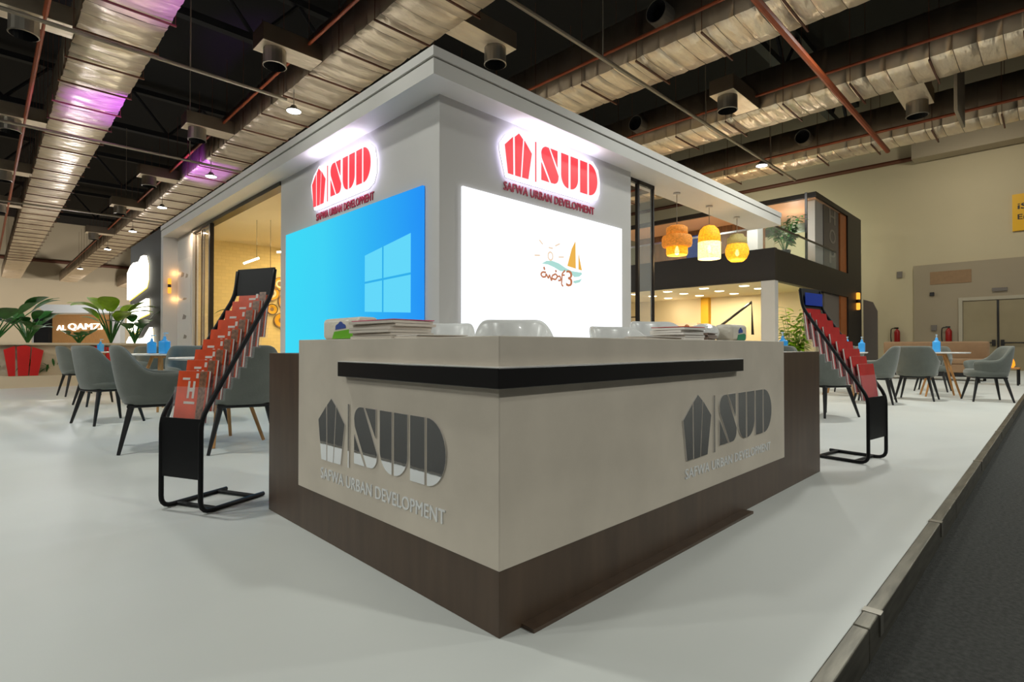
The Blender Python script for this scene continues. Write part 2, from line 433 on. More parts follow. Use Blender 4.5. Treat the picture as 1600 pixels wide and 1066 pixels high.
wallbit('alarm_box', 3.46, 3.08-.15, .14, .14, M['black'], 'small black sensor box high on the greige bay', 'box')
wallbit('switch_box', 3.41, 1.60, .18, .22, M['greypanel'], 'grey switch box above the tan bench', 'box')
wallbit('camera_box', 4.52, 3.80, .18, .26, M['greypanel'], 'little grey device on the cream wall beside the greige bay', 'box', x=26.7)
wallbit('patch_panel', 2.9, 3.55, 1.25, .5, M['tan'], 'pale repainted patch above the exit door bay', 'panel', d=.01, x=26.617)
for (y, lab) in ((4.6, 'red fire extinguisher nearer the brown stand'), (2.95, 'red fire extinguisher beside the exit door')):
    x = 26.7 if y > 4.1 else 26.62
    f = thing('fire_extinguisher', lab, 'fire extinguisher', (x-.13, y, .95), 0, 'fire extinguishers on the right wall')
    lathe('cylinder', [(0, 0), (.09, 0), (.1, .02), (.1, .5), (.07, .58), (.03, .61), (.03, .64), (0, .64)], (0, 0, 0), M['extred'], f, 14)
    bm = bmesh.new(); add_box(bm, -.03, .03, -.05, .09, .64, .70); newobj('valve', bm, M['black'], f)
    bm = bmesh.new(); add_tube(bm, fillet([(0, .03, .67), (0, .2, .66), (0, .22, .35), (0, .2, .1)], .12), .018, 6); newobj('hose', bm, M['black'], f, smooth=True)
# yellow sign
sg = thing('wall_sign', 'yellow sign with dark letters cut off by the right edge of the picture', 'sign', (26.7, 1.13, 5.72))
F = fx(26.7, 1.13); 
def rel(fn, L): return lambda s, z, d: fn(s, z, d)-Vector(L)
RF = rel(F, (26.7, 1.13, 5.72))
prism('sign_board', [[(0, 5.05), (1.7, 5.05), (1.7, 6.38), (0, 6.38)]], RF, .0, .08, M['signyellow'], sg)
text('lettering', 'iS', RF, .14, .40, 5.83, 6.04, .081, .09, M['signtext'], sg, .03)
text('lettering', 'En', RF, .14, .42, 5.46, 5.64, .081, .09, M['signtext'], sg, .02)
# free standing panel piece at the right of the brown stand
bm = bmesh.new(); add_prism(bm, [(0, 0), (.45, 0), (.45, 2.2), (.3, 2.55), (0, 2.66)], lambda s, z, d: Vector((24-d, 5.2-s, z)), 0, .06)
tag(newobj('partition_panel', bm, M['greypanel']), 'grey partition panel standing right of the brown two storey stand', 'panel')

# ------------------------------------------------------------------ roof steel, ducts, pipes
for i, y in enumerate((-4, 6, 16, 26, 36, 46)):
    t = thing('roof_truss', 'dark steel roof truss above the silver ducts, %s from the aisle' % ['first', 'second', 'third', 'fourth', 'fifth', 'sixth'][i], 'truss', (0, y, 9.5), 0, 'dark roof trusses'); t['kind'] = 'structure'
    bm = bmesh.new(); add_box(bm, -12, 26.6, -.12, .12, 0, .2); newobj('bottom_chord', bm, M['truss'], t)
    bm = bmesh.new(); add_box(bm, -12, 26.6, -.12, .12, 1.6, 1.8); newobj('top_chord', bm, M['truss'], t)
    bm = bmesh.new()
    for k in range(15):
        x = -12+k*2.5; add_rod(bm, (x, 0, .15), (x+1.25, 0, 1.65), .06, n=6); add_rod(bm, (x+1.25, 0, 1.65), (x+2.5, 0, .15), .06, n=6)
    newobj('web', bm, M['truss'], t)

def duct(x0, x1, z0, h, y0, y1, label, boxes, sides=(), hang=1.25, seed=0, seam=1.25):
    rnd = random.Random(seed)
    t = thing('air_duct', label, 'duct', ((x0+x1)/2, 0, z0), 0, 'silver foil air ducts under the roof')
    w = (x1-x0)/2
    bm = bmesh.new(); prev = None; seam = .42 if seam > 1 else seam
    ys = []; q = y0
    while q < y1:
        ys += [(q, 0), (q+seam*.33, 0), (q+seam*.66, 0), (q+seam-.014, 0), (q+seam-.001, 1)]; q += seam
    for (y, dark) in ys:
        ph = min(1, ((y-y0) % seam)/seam)
        sag = -(.03 if seam > 1 else .022)*abs(math.sin(ph*PI))**.5+rnd.uniform(-.004, .004)
        e = rnd.uniform(-.012, .012)
        row = [bm.verts.new((-w-e, y, h)), bm.verts.new((-w-.01+rnd.uniform(-.01, .01), y, h*.5)), bm.verts.new((-w+e, y, .02+sag*.4)), bm.verts.new((-w*.5, y, sag+rnd.uniform(-.01, .01))),
               bm.verts.new((0, y, sag*1.3+rnd.uniform(-.008, .008))), bm.verts.new((w*.5, y, sag+rnd.uniform(-.01, .01))), bm.verts.new((w+e, y, .02+sag*.4)), bm.verts.new((w+.01, y, h*.5)), bm.verts.new((w+e, y, h))]
        if prev:
            for k in range(9):
                f = bm.faces.new((prev[k], prev[(k+1) % 9], row[(k+1) % 9], row[k]))
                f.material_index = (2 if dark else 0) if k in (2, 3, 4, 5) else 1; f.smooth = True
        prev = row
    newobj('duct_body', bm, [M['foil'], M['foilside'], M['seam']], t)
    y = y0+.6; k = 0
    proto = None
    while y < min(y1, 46) :
        bm = bmesh.new(); add_box(bm, -w-.06, w+.06, -.014, .014, -.03, 0)
        for s in (-1, 1): add_rod(bm, (s*(w+.045), 0, -.03), (s*(w+.045), 0, 2.2), .006, n=5)
        if proto is None: 
            proto = newobj('hanger_bar', bm, M['darkrust'], t); proto.location = (0, y, -.05)
        else:
            bm.free(); c = proto.copy(); COL.objects.link(c); c.parent = t; c.location = (0, y, -.05)
        y += hang; k += 1
    for (by, side, ln) in boxes:
        x_in = side*w; x_out = side*(w+ln)
        b = box('branch_box', x_in, x_out, by-.26, by+.26, .02, .34, M['foilside'], t, bevel=.01)
        for p in b.data.polygons: pass
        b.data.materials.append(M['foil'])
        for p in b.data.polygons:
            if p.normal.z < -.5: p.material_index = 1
        cx = x_out-side*.3
        bm = bmesh.new(); add_lathe(bm, [(.2, .03), (.2, -.26), (.21, -.27), (.19, -.28), (.18, -.1), (0, -.1)], (cx, by, 0), 20, mi=[0, 0, 0, 1, 1])
        newobj('nozzle', bm, [M['nozzle'], M['darkhole']], b, smooth=False)
    for (by, bz) in sides:
        bm = bmesh.new(); rings = []
        for r, dx in ((.2, .02), (.2, -.3), (.18, -.3), (.17, -.1)):
            rings.append([bm.verts.new((-w+dx, by+r*math.cos(2*PI*i/20), bz+r*math.sin(2*PI*i/20))) for i in range(20)])
        for j, (a, b_) in enumerate(zip(rings, rings[1:])):
            for i in range(20): bm.faces.new((a[i], a[(i+1) % 20], b_[(i+1) % 20], b_[i])).material_index = 1 if j == 2 else 0
        bm.faces.new(rings[-1]).material_index = 1
        newobj('nozzle', bm, [M['nozzle'], M['darkhole']], t)
    return t
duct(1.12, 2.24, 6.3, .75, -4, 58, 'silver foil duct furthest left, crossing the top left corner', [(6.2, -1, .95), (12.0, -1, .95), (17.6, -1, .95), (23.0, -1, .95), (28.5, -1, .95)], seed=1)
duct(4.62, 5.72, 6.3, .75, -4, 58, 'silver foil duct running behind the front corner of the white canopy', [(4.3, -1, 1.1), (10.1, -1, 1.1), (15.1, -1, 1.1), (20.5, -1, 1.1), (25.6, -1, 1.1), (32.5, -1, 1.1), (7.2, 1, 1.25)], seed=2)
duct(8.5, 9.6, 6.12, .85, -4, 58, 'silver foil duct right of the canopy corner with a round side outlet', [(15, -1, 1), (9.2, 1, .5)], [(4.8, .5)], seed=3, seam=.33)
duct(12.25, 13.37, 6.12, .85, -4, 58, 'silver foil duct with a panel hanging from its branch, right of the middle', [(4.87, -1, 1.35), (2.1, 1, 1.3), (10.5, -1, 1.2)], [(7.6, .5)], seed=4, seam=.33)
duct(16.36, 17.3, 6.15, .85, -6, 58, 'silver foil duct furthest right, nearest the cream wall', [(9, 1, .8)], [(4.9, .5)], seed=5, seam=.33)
tag(box('hanging_panel', 13.75, 14.95, 1.36, 1.42, 5.55, 6.9, M['creamgrey'], bevel=.01), 'pale board hung beside a duct branch at upper right', 'panel')

def pipe(name, p0, p1, r, m, label, drops=0):
    t = thing(name, label, 'pipe', p0)
    rod('pipe_run', (0, 0, 0), Vector(p1)-Vector(p0), r, m, t, n=8)
    d = Vector(p1)-Vector(p0)
    for k in range(drops):
        q = d*((k+.5)/drops); rod('drop_rod', q, q+Vector((0, 0, 3.5)), .012, m, t, n=5)
    return t
pipe('conduit', (-6, 5.55, 5.9), (17.5, 5.55, 5.9), .035, M['conduit'], 'beige conduit crossing above the canopy corner towards the right lamp', 6)
pipe('conduit', (-6, 11.0, 5.9), (4.4, 11.0, 5.9), .035, M['conduit'], 'beige conduit crossing at upper left, nearest of those on the left', 3)
pipe('conduit', (-6, 16.5, 5.9), (6, 16.5, 5.9), .035, M['conduit'], 'beige conduit at left, second from the camera', 3)
pipe('conduit', (-6, 25.5, 5.9), (6, 25.5, 5.9), .035, M['conduit'], 'beige conduit at left, farthest of the three', 3)
pipe('sprinkler_pipe', (4.35, 2.95, 5.75), (16.1, 2.95, 5.75), .055, M['rust'], 'rusty orange pipe slanting across the upper right ducts')
pipe('sprinkler_pipe', (8.3, -4, 6.35), (8.3, 40, 6.35), .03, M['rust'], 'thin orange pipe along the duct right of the canopy corner')
pipe('sprinkler_pipe', (12.05, -4, 6.35), (12.05, 40, 6.35), .03, M['rust'], 'thin orange pipe along the duct left of the hanging board')
pipe('sprinkler_pipe', (16.15, -4, 6.3), (16.15, 40, 6.3), .035, M['rust'], 'thin orange pipe along the duct nearest the cream wall')
pipe('sprinkler_pipe', (4.35, -4, 6.55), (4.35, 50, 6.55), .03, M['rust'], 'thin orange pipe along the duct behind the white canopy')
pipe('sprinkler_pipe', (.72, -4, 6.35), (.72, 50, 6.35), .04, M['rust'], 'thin orange pipe left of the leftmost duct')
pipe('wall_pipe', (26.58, -8, 8.35), (26.58, 59, 8.7), .09, M['darkrust'], 'brown pipe running high along the right cream wall')
pipe('wall_pipe', (-29, 59.7, 8.25), (26, 59.7, 8.0), .14, M['darkrust'], 'brown pipe running along the far cream wall')
tag(box('wall_duct', 25.7, 26.4, -8, 3.95, 8.15, 9.5, M['creamgrey']), 'boxed greige duct high on the right wall', 'duct')

lamps = [(4.64, 11.22), (4.72, 17.22), (4.55, 22.3), (4.6, 27.8), (4.55, 33.8), (4.45, 43.4), (15.13, 5.64)]
labs = ['nearest of the lamps lined up beyond the left canopy edge', 'second nearest lamp beyond the left canopy edge', 'third lamp beyond the left canopy edge', 'fourth lamp beyond the left canopy edge', 'fifth lamp beyond the left canopy edge', 'farthest small lamp against the far cream wall', 'lamp above the brown two storey stand at right']
proto = None
for (x, y), l in zip(lamps, labs):
    if proto is None:
        proto = thing('high_bay_lamp', 'round white high bay lamp, '+l, 'lamp', (x, y, 5.8), 0, 'round high bay lamps')
        lathe('housing', [(0, .12), (.05, .12), (.09, .05), (.145, .03), (.15, 0), (.14, 0), (.14, .02), (0, .02)], (0, 0, 0), M['nozzle'], proto)
        lathe('lens', [(0, -.02), (.1, -.016), (.138, -.004), (.138, .012), (0, .012)], (0, 0, 0), M['lamp'], proto)
        rod('suspension_rod', (0, 0, .12), (0, 0, .46), .008, M['conduit'], proto, n=6)
    else: dup(proto, (x, y, 5.8), 0, 'round white high bay lamp, '+l)

# ------------------------------------------------------------------ reception counter
CX, CY = 1.082, 1.150
ct = thing('reception_counter', 'L shaped grey plaster reception counter with dark brown plinth and mirrored logos', 'counter', (CX, CY, 0))
def Lshape(a, b, t, x_off=0):   # a along Y, b along X, thickness t
    return [(0+x_off, 0+x_off), (b, 0+x_off), (b, t), (t, t), (t, a), (0+x_off, a)]
ZT = .889
P = lambda s, z, d: Vector((s, z, d))
bm = bmesh.new(); add_prism(bm, Lshape(1.398, 2.334, .5), P, .198, ZT); newobj('plaster_body', bm, M['concrete'], ct, bevel=.003)
bm = bmesh.new(); add_prism(bm, Lshape(1.780, 3.035, .46, .006), P, 0, ZT-.065)
newobj('plinth_body', bm, M['brown'], ct, bevel=.002)
bm = bmesh.new(); add_box(bm, .1, 1.75, -.045, .006, 0, .012); newobj('kick_strip', bm, M['brown'], ct)
bm = bmesh.new(); t_ = .035
add_prism(bm, [(-t_, -t_), (1.66, -t_), (1.66, .002), (.002, .002), (.002, .935), (-t_, .935)], P, .735-.0, .795)
newobj('shelf_band', bm, M['black'], ct, bevel=.002)
bm = bmesh.new(); add_prism(bm, [(-t_+.002, -t_+.002), (1.658, -t_+.002), (1.658, .002), (.002, .002), (.002, .933), (-t_+.002, .933)], P, .795, .798)
newobj('band_top_edge', bm, M['white'], ct)
FL = lambda s, z, d: Vector((-d, 1.398-s, z)); FR = lambda s, z, d: Vector((s, -d, z))
logo(ct, FL, .225, .360, 1, 1, .0, .005, M['mirror'], M['lettersilver'], td=(0, .003), tbold=.02)
logo(ct, FR, 2.173-CX, .357, 1.105, 1.035, .0, .006, M['mirror'], M['lettersilver'], text_z=(.282, .324), td=(0, .003), tbold=.02)

# things on the counter
def roundbox(name, x0, x1, y0, y1, z0, z1, m, parent=None, r=.02, loc=(0, 0, 0)):
    o = box(name, x0, x1, y0, y1, z0, z1, m, parent); b = o.modifiers.new('bevel', 'BEVEL'); b.width = r; b.segments = 4
    for p in o.data.polygons: p.use_smooth = True
    return o
def tissue(x, y, rz, label, gm):
    t = thing('tissue_pack', label, 'tissue pack', (x, y, ZT), rz, 'tissue packs on the counter')
    roundbox('pack', -.05, .05, -.17, .17, 0, .098, M['tissue'], t, .02)
    F_ = lambda s, z, d: Vector((-.05-d, .17-s, z))
    prism('green_print', [[(.10, .004), (.29, .004), (.30, .035), (.27, .045), (.12, .036)]], F_, 0, .002, gm, t)
    prism('cloud_print', [[(.13, .045)]+arc(.15, .055, .018, .014, 200, 90, 4)+arc(.18, .065, .022, .016, 150, 30, 5)+arc(.21, .055, .018, .014, 90, -20, 4)], F_, 0, .002, M['blueprint'], t)
    return t
tissue(1.20, 2.27, 0, 'cream tissue pack with green print at the left end of the counter', M['green'])
def stack(x, y, rz, n, w, l, mtop, label, fan=.01, th=.012, mp=None, seed=1):
    rnd = random.Random(seed)
    t = thing('brochure_stack', label, 'brochures', (x, y, ZT), rz)
    for i in range(n):
        a = box('brochure', -w/2, w/2, -l/2, l/2, i*th, i*th+th*.86, mp or M['papergrey'], t)
        a.location = (rnd.uniform(-fan, fan), rnd.uniform(-fan, fan), 0); a.rotation_euler.z = rnd.uniform(-.06, .06)
    c = box('cover', -w/2, w/2, -l/2, l/2, n*th, n*th+.003, mtop, t)
    return t
stack(1.21, 1.93, .04, 6, .2, .30, M['pink'], 'stack of brochures with pink cover beside the left tissue pack', seed=3)
stack(1.22, 1.72, -.2, 1, .2, .34, M['paper'], 'single flat sheets lying left of the counter corner', th=.008)
stack(2.08, 1.22, .05, 1, .34, .1, M['paper'], 'flat white sheets lying right of the counter corner', th=.008)
stack(2.36, 1.27, -.12, 5, .17, .18, M['redcoverb'], 'stack of white brochures with red top on the right arm', seed=5, th=.0115, mp=M['paper'])
stack(2.54, 1.215, .1, 4, .11, .07, M['browncard'], 'small stack of grey brown cards beside the right brochures', mp=M['browncard'], th=.008)
wb = thing('paper_bag', 'crumpled white bag between cards and tissue pack', 'bag', (2.73, 1.32, ZT), .1)
bm = bmesh.new(); bmesh.ops.create_icosphere(bm, subdivisions=3, radius=1)
rr = random.Random(4)
for v in bm.verts:
    v.co = Vector((v.co.x*.13, v.co.y*.07, max(-.0, (v.co.z+.75)*.052)))
    v.co += Vector((rr.uniform(-.004, .004), rr.uniform(-.004, .004), rr.uniform(-.003, .003) if v.co.z > .01 else 0))
newobj('bag_body', bm, M['whiteplastic'], wb)
t = tissue(2.93, 1.26, -PI/2+.0, 'green and white tissue pack at the right end of the counter', M['teal'])
t.rotation_euler.z = PI/2; t.scale = (1, .55, .9)

# ------------------------------------------------------------------ booth: tower, canopy, room
TX, TY, KX, KY = 3.366, 4.482, 3.067, 4.178
KB, KT = 3.478, 3.744
TW, TD = 3.556, 4.131
bt = thing('display_tower', 'tall white square tower with an LED screen on each visible face', 'booth', (TX, TY, 0))
box('tower_core', 0, TW, 0, TD, 0, KB, M['wallwhite'], bt)
cn = thing('white_canopy', 'white flat canopy with a shadow groove running round the booth', 'canopy', (KX, KY, KB))
EL, ER = 10.932, 9.197
bm = bmesh.new()
def Lpl(off, z0, z1, wl=1.6, wr=.67):
    add_prism(bm, [(off, off), (ER-off, off), (ER-off, wr), (wl if wl < 4 else 4, wr), (wl, EL), (off, EL)], P, z0, z1)
Lpl(0, 0, .152, wl=4.6); newobj('fascia', bm, M['white'], cn)
bm = bmesh.new(); Lpl(.012, .152, .172, wl=4.6); newobj('groove', bm, M['groove'], cn)
bm = bmesh.new(); Lpl(-.012, .172, .266, wl=4.6); newobj('top_slab', bm, M['white'], cn)

def led(name, label, W, H, fn, scr, loc):
    t = thing(name, label, 'screen', loc)
    prism('screen_casing', [[(0, 0), (W, 0), (W, H), (0, H)]], fn, 0, .004, M['black'], t)
    prism('screen_face', [[(0, 0), (W, 0), (W, H), (0, H)]], fn, .004, .034, scr, t)
    return t
# left screen: s=0 at Y 8.33, to Y 4.735
H_ = 2.576-.55
f = lambda s, z, d: Vector((-d, -s, z))
sl = led('led_screen', 'blue LED screen with a four pane window logo on the left face of the tower', 3.60, H_, f, M['scrblue'], (TX, 8.335, .55))
def onscr(poly, m, nm, parent, fn, d=.0345): prism(nm, [poly], fn, .0335, d, m, parent)
onscr([(2.40, .735), (3.385, .68), (3.385, 1.55), (2.40, 1.42)], M['pane'], 'window_emblem', sl, f, .0350)
prism('window_cross', [[(2.80, .70), (2.83, .70), (2.83, 1.49), (2.80, 1.49)], [(2.40, 1.075), (3.385, 1.095), (3.385, 1.12), (2.40, 1.10)]], f, .0335, .0365, M['paneline'], sl)
g = lambda s, z, d: Vector((s, -d, z))
sr = led('led_screen', 'white LED screen with a small sailing boat logo on the right face of the tower', 2.985, H_, g, M['scrwhite'], (TX+.286, TY, .55))
# boat logo on the right screen (s from left, z above screen foot)
def gg(px, pz): return (1.12+(px-190)/720*.93, 1.075+(1040-pz)/860*.63)
Q = lambda pts: [gg(a, b) for a, b in pts]
prism('sails', [Q([(800, 190), (740, 340), (670, 660), (805, 685)]), Q([(850, 400), (848, 690), (905, 700)])], g, .033, .0352, M['e_sail'], sr)
prism('waves', [Q([(290, 690), (360, 630), (440, 615), (540, 640), (640, 700), (740, 740), (900, 740), (905, 770), (860, 820), (780, 840), (740, 800), (660, 760), (560, 770), (470, 720), (380, 690)]),
                Q([(770, 910), (850, 880), (905, 850), (870, 920), (800, 950), (760, 940)])], g, .033, .0346, M['e_wave'], sr)
for a, b, c, d in ((190, 570, 265, 560), (535, 530, 615, 515), (255, 300, 305, 365), (485, 350, 555, 295), (390, 400, 450, 400)):
    p0, p1 = Vector(gg(a, b)), Vector(gg(c, d)); n_ = (p1-p0).orthogonal().normalized()*.009
    prism('sun_ray', [[tuple(p0+n_), tuple(p1+n_), tuple(p1-n_), tuple(p0-n_)]], g, .033, .0348, M['e_sun'], sr)
bm = bmesh.new()
cx_, cz_ = gg(415, 540)
ring_o = [(cx_+.055*math.cos(i*PI/8), cz_+.06*math.sin(i*PI/8)) for i in range(17)]
ring_i = [(cx_+.035*math.cos(i*PI/8), cz_+.04*math.sin(i*PI/8)) for i in range(17)]
for i in range(16): add_prism(bm, [ring_o[i], ring_o[i+1], ring_i[i+1], ring_i[i]], g, .033, .0348)
newobj('sun', bm, M['e_sun'], sr)
text('numeral', '3', g, gg(650, 0)[0], gg(750, 0)[0], gg(0, 1020)[1], gg(0, 735)[1], .033, .036, M['e_txt'], sr, .01)
# the arabic word is built from strokes
bm = bmesh.new()
def stroke(pts, w=.011):
    pts = [Vector(gg(*p)) for p in pts]
    for p0, p1 in zip(pts, pts[1:]):
        n_ = (p1-p0).orthogonal().normalized()*w; add_prism(bm, [tuple(p0+n_), tuple(p1+n_), tuple(p1-n_), tuple(p0-n_)], g, .033, .0356)
stroke([(350, 830), (300, 830), (275, 870), (300, 915), (345, 905), (350, 850), (385, 925), (400, 860), (430, 960)]); stroke([(430, 960), (440, 870), (490, 830), (520, 870), (490, 930), (440, 920)])
stroke([(520, 870), (560, 860), (570, 930), (530, 940)]); stroke([(635, 745), (590, 810), (580, 1000), (605, 1030)]); stroke([(580, 835), (630, 830)])
stroke([(320, 740), (330, 790)], .014); stroke([(490, 765), (500, 800)], .014)
newobj('script_word', bm, M['e_txt'], sr)

# wall logos on the tower
def walllogo(label, loc, fn, sx, sz, zbase):
    t = thing('wall_logo', label, 'logo', loc, 0, 'red backlit logos on the tower')
    T = lambda a, b: ((a-.225)*sx, (b-.360)*sz)
    # rounded backlight tray
    x0, x1, z0, z1 = -.09*sx/1.75, .925*sx+.05, -.05, .273*sz+.05
    pts = []
    emb = [(-.045, .31), (-.02, .36), (.12, .49), (.2, .53), (.30, .47)]
    outline = [(.06, -.035), (.2, -.04)]+[(.925*sx-.12, -.03)]+[(.925*sx+.0, .02), (.925*sx+.055, .12), (.925*sx+.06, .27*sz*.55), (.925*sx+.02, .37*sz/1.75*1.05+.02), (.925*sx-.1, .256*sz+.05), (.5, .256*sz+.06)]+[(.38, .50), (.22, .55), (.05, .45), (-.04, .33), (-.03, .25)]
    tr = prism('backlight_tray', [outline], fn, .012, .05, [M['halo'], M['haloside']], t)
    for p in tr.data.polygons: p.material_index = 0 if len(p.vertices) > 4 else 1
    logo(t, fn, 0, 0, sx, sz, .051, .058, M['red'], M['textred'], text_z=(.262, .316), tbold=.025, td=(.001, .010), gap=.009)
    return t
walllogo('red backlit logo above the blue screen on the left face of the tower', (TX, 7.375, 2.815), lambda s, z, d: Vector((-d, -s, z)), 1.74, 1.86, 0)
walllogo('red backlit logo above the white screen on the right face of the tower', (4.245, TY, 2.855), lambda s, z, d: Vector((s, -d, z)), 1.92, 1.86, 0)

# left room: end fin, panel, sliding glass, brick wall, ceiling, rear wall
struct(box('wall_fin', KX, 3.45, 14.9, 15.108, 0, KB, M['wallwhite']), 'white fin wall carrying an amber sconce at the end of the canopy', 'wall')
lp = thing('logo_panel', 'white wall panel with faint partner logos beside the fin wall', 'panel', (3.37, 14.9, 0))
box('panel', 0, .12, -1.27, 0, 0, KB, M['wallwhite'], lp)
box('raised_panel', -.012, .002, -1.15, -.06, .1, 2.9, M['white'], lp)
fp = lambda s, z, d: Vector((-.012-d, -s, z))
for (s_, z_, w_, h_) in ((.35, 2.5, .3, .12), (.75, 2.45, .22, .1), (.5, 1.95, .4, .05), (.5, 1.5, .35, .12), (.6, 1.05, .3, .1)):
    prism('partner_logo', [[(s_, z_), (s_+w_*.3, z_+h_), (s_+w_, z_+h_*.6), (s_+w_*.8, z_)]], fp, 0, .003, M['faint'], lp)
gp = thing('sliding_glass_door', 'sliding glass panels with bronze frames beside the dark jamb', 'glass door', (3.37, 12.3, 0))
for i, y in enumerate((.02, .66)):
    bm = bmesh.new()
    x_ = .05*i
    add_box(bm, x_, x_+.03, y, y+.025, 0, KB-.06); add_box(bm, x_, x_+.03, y+.62, y+.64, 0, KB-.06); add_box(bm, x_, x_+.03, y, y+.64, KB-.10, KB-.06); add_box(bm, x_, x_+.03, y, y+.64, 0, .06)
    fr = newobj('sash', bm, M['framelt'], gp)
    box('pane', x_+.012, x_+.02, y+.025, y+.62, .06, KB-.10, M['glassclear'], fr)
box('head_rail', -.02, .14, -3.68, 1.33, KB-.07, KB, M['frame'], gp)
box('jamb', -.03, .05, -.06, .02, 0, KB-.07, M['frame'], gp)

def brick(name, col, col2):
    m = mat(name, col, .7); nt = m.node_tree; b = nt.nodes['Principled BSDF']
    tc = nt.nodes.new('ShaderNodeTexCoord'); mp = nt.nodes.new('ShaderNodeMapping'); mp.inputs['Rotation'].default_value = (PI/2, 0, 0)
    br = nt.nodes.new('ShaderNodeTexBrick'); br.inputs['Color1'].default_value = col; br.inputs['Color2'].default_value = tuple(c*.93 for c in col[:3])+(1,); br.inputs['Mortar'].default_value = col2
    br.inputs['Scale'].default_value = 3; br.inputs['Mortar Size'].default_value = .012
    nt.links.new(tc.outputs['Object'], mp.inputs[0]); nt.links.new(mp.outputs[0], br.inputs['Vector'])
    nt.links.new(br.outputs['Color'], b.inputs['Base Color'])
    bp = nt.nodes.new('ShaderNodeBump'); bp.inputs['Strength'].default_value = .5; nt.links.new(br.outputs['Fac'], bp.inputs['Height']); bp.invert = True
    nt.links.new(bp.outputs[0], b.inputs['Normal']); return m
M['brick'] = brick('cream_brick', srgb(236, 212, 152), srgb(222, 198, 140))
struct(box('wall_brick', 3.5, 9.2, 14.3, 14.5, 0, KB-.03, M['brick']), 'cream brick wall inside the left meeting room', 'wall')
struct(box('ceiling_room', 3.49, 9.2, 8.62, 14.3, KB-.03, KB-.006, M['soffit']), 'warm cream ceiling of the left meeting room', 'ceiling')
struct(box('wall_room', 9.2, 9.3, 8.62, 14.5, 0, KB, M['creamroom']), 'warm cream rear wall of the left meeting room', 'wall')
# wall baskets
spots = [(5.35, 2.25, .20, 0), (5.36, 1.83, .14, 1), (5.56, 2.5, .18, 0), (5.6, 1.55, .2, 2), (5.75, 2.05, .24, 0)]
names = ['ringed straw basket plate, largest beside the white tower edge', 'small dark rimmed plate below the ringed one', 'upper straw plate partly behind the tower edge', 'lowest straw plate on the brick wall', 'straw plate mostly hidden behind the tower']
for (x, z, r, k), nm in zip(spots, names):
    t = thing('wall_basket', nm, 'wall plate', (x, 14.29, z), 0, 'straw plates on the brick wall')
    for j, (ra, rb, mm) in enumerate(((0, .35, 'tan'), (.35, .6, 'creamroom' if k == 0 else 'yellow'), (.6, .88, 'yellow'), (.88, 1, 'frame' if k == 1 else 'tan'))):
        bm = bmesh.new(); n = 24; dd = .01+.012*j
        o_ = [bm.verts.new((rb*r*math.cos(2*PI*i/n), -dd, rb*r*math.sin(2*PI*i/n))) for i in range(n)]
        if ra:
            i_ = [bm.verts.new((ra*r*math.cos(2*PI*i/n), -dd+.006, ra*r*math.sin(2*PI*i/n))) for i in range(n)]
            b_ = [bm.verts.new((v.co.x, 0, v.co.z)) for v in o_]
            for i in range(n):
                q = (i+1) % n; bm.faces.new((o_[i], o_[q], i_[q], i_[i])); bm.faces.new((o_[i], b_[i], b_[q], o_[q]))
        else: bm.faces.new(o_)
        newobj(['centre', 'inner_ring', 'outer_ring', 'rim'][j], bm, M[mm], t)
M['tube'] = emit('warm_tube_light', (1, .92, .72, 1), 9)
for (a, b, h, nm) in (((3.81, 11.66, 2.56), (4.03, 11.44, 2.67), 1, 'slanting tube lamp hung highest in the left room'), ((3.79, 11.69, 2.37), (4.27, 11.2, 2.26), 1, 'long tube lamp hung below the slanting one'), ((4.29, 11.18, 2.79), (4.6, 11.0, 2.83), 1, 'tube lamp cut by the tower edge')):
    t = thing('tube_lamp', nm, 'lamp', a, 0, 'tube lamps in the left room'); d = Vector(b)-Vector(a)
    rod('tube', (0, 0, 0), d, .02, M['tube'], t, n=10)
    rod('cord', (0, 0, 0) if 0 else d*.85, d*.85+Vector((0, 0, KB-a[2]-d.z*.85)), .004, M['black'], t, n=5)
sc = thing('wall_sconce', 'amber up and down sconce on the white fin wall at left', 'sconce', (3.19, 14.88, 2.31))
def sconce(t, k=1):
    for s in (1, -1):
        lathe('glow_shade', [(.03*k, s*.02*k), (.05*k, s*.06*k), (.05*k, s*.22*k), (.035*k, s*.24*k), (0, s*.24*k)], (0, -.04, 0), M['amber'], t, 14)
    lathe('body', [(0, -.06*k), (.045*k, -.06*k), (.045*k, .06*k), (0, .06*k)], (0, -.04, 0), M['black'], t, 14)
sconce(sc, .75)

# partition frame right of the tower
pf = thing('partition_frame', 'dark metal frame standing against the right side of the tower', 'frame', (TX+TW, 4.6, 0))
for (a, b) in ((.0, .02), (.38, .43), (.83, .87)):
    box('upright', a, b, 0, .05, 0, KB, M['frame'], pf)
box('top_rail', 0, .88, 0, .05, KB-.06, KB, M['frame'], pf)
box('pane', .44, .82, .02, .028, 0, KB-.06, M['glassclear'], pf)

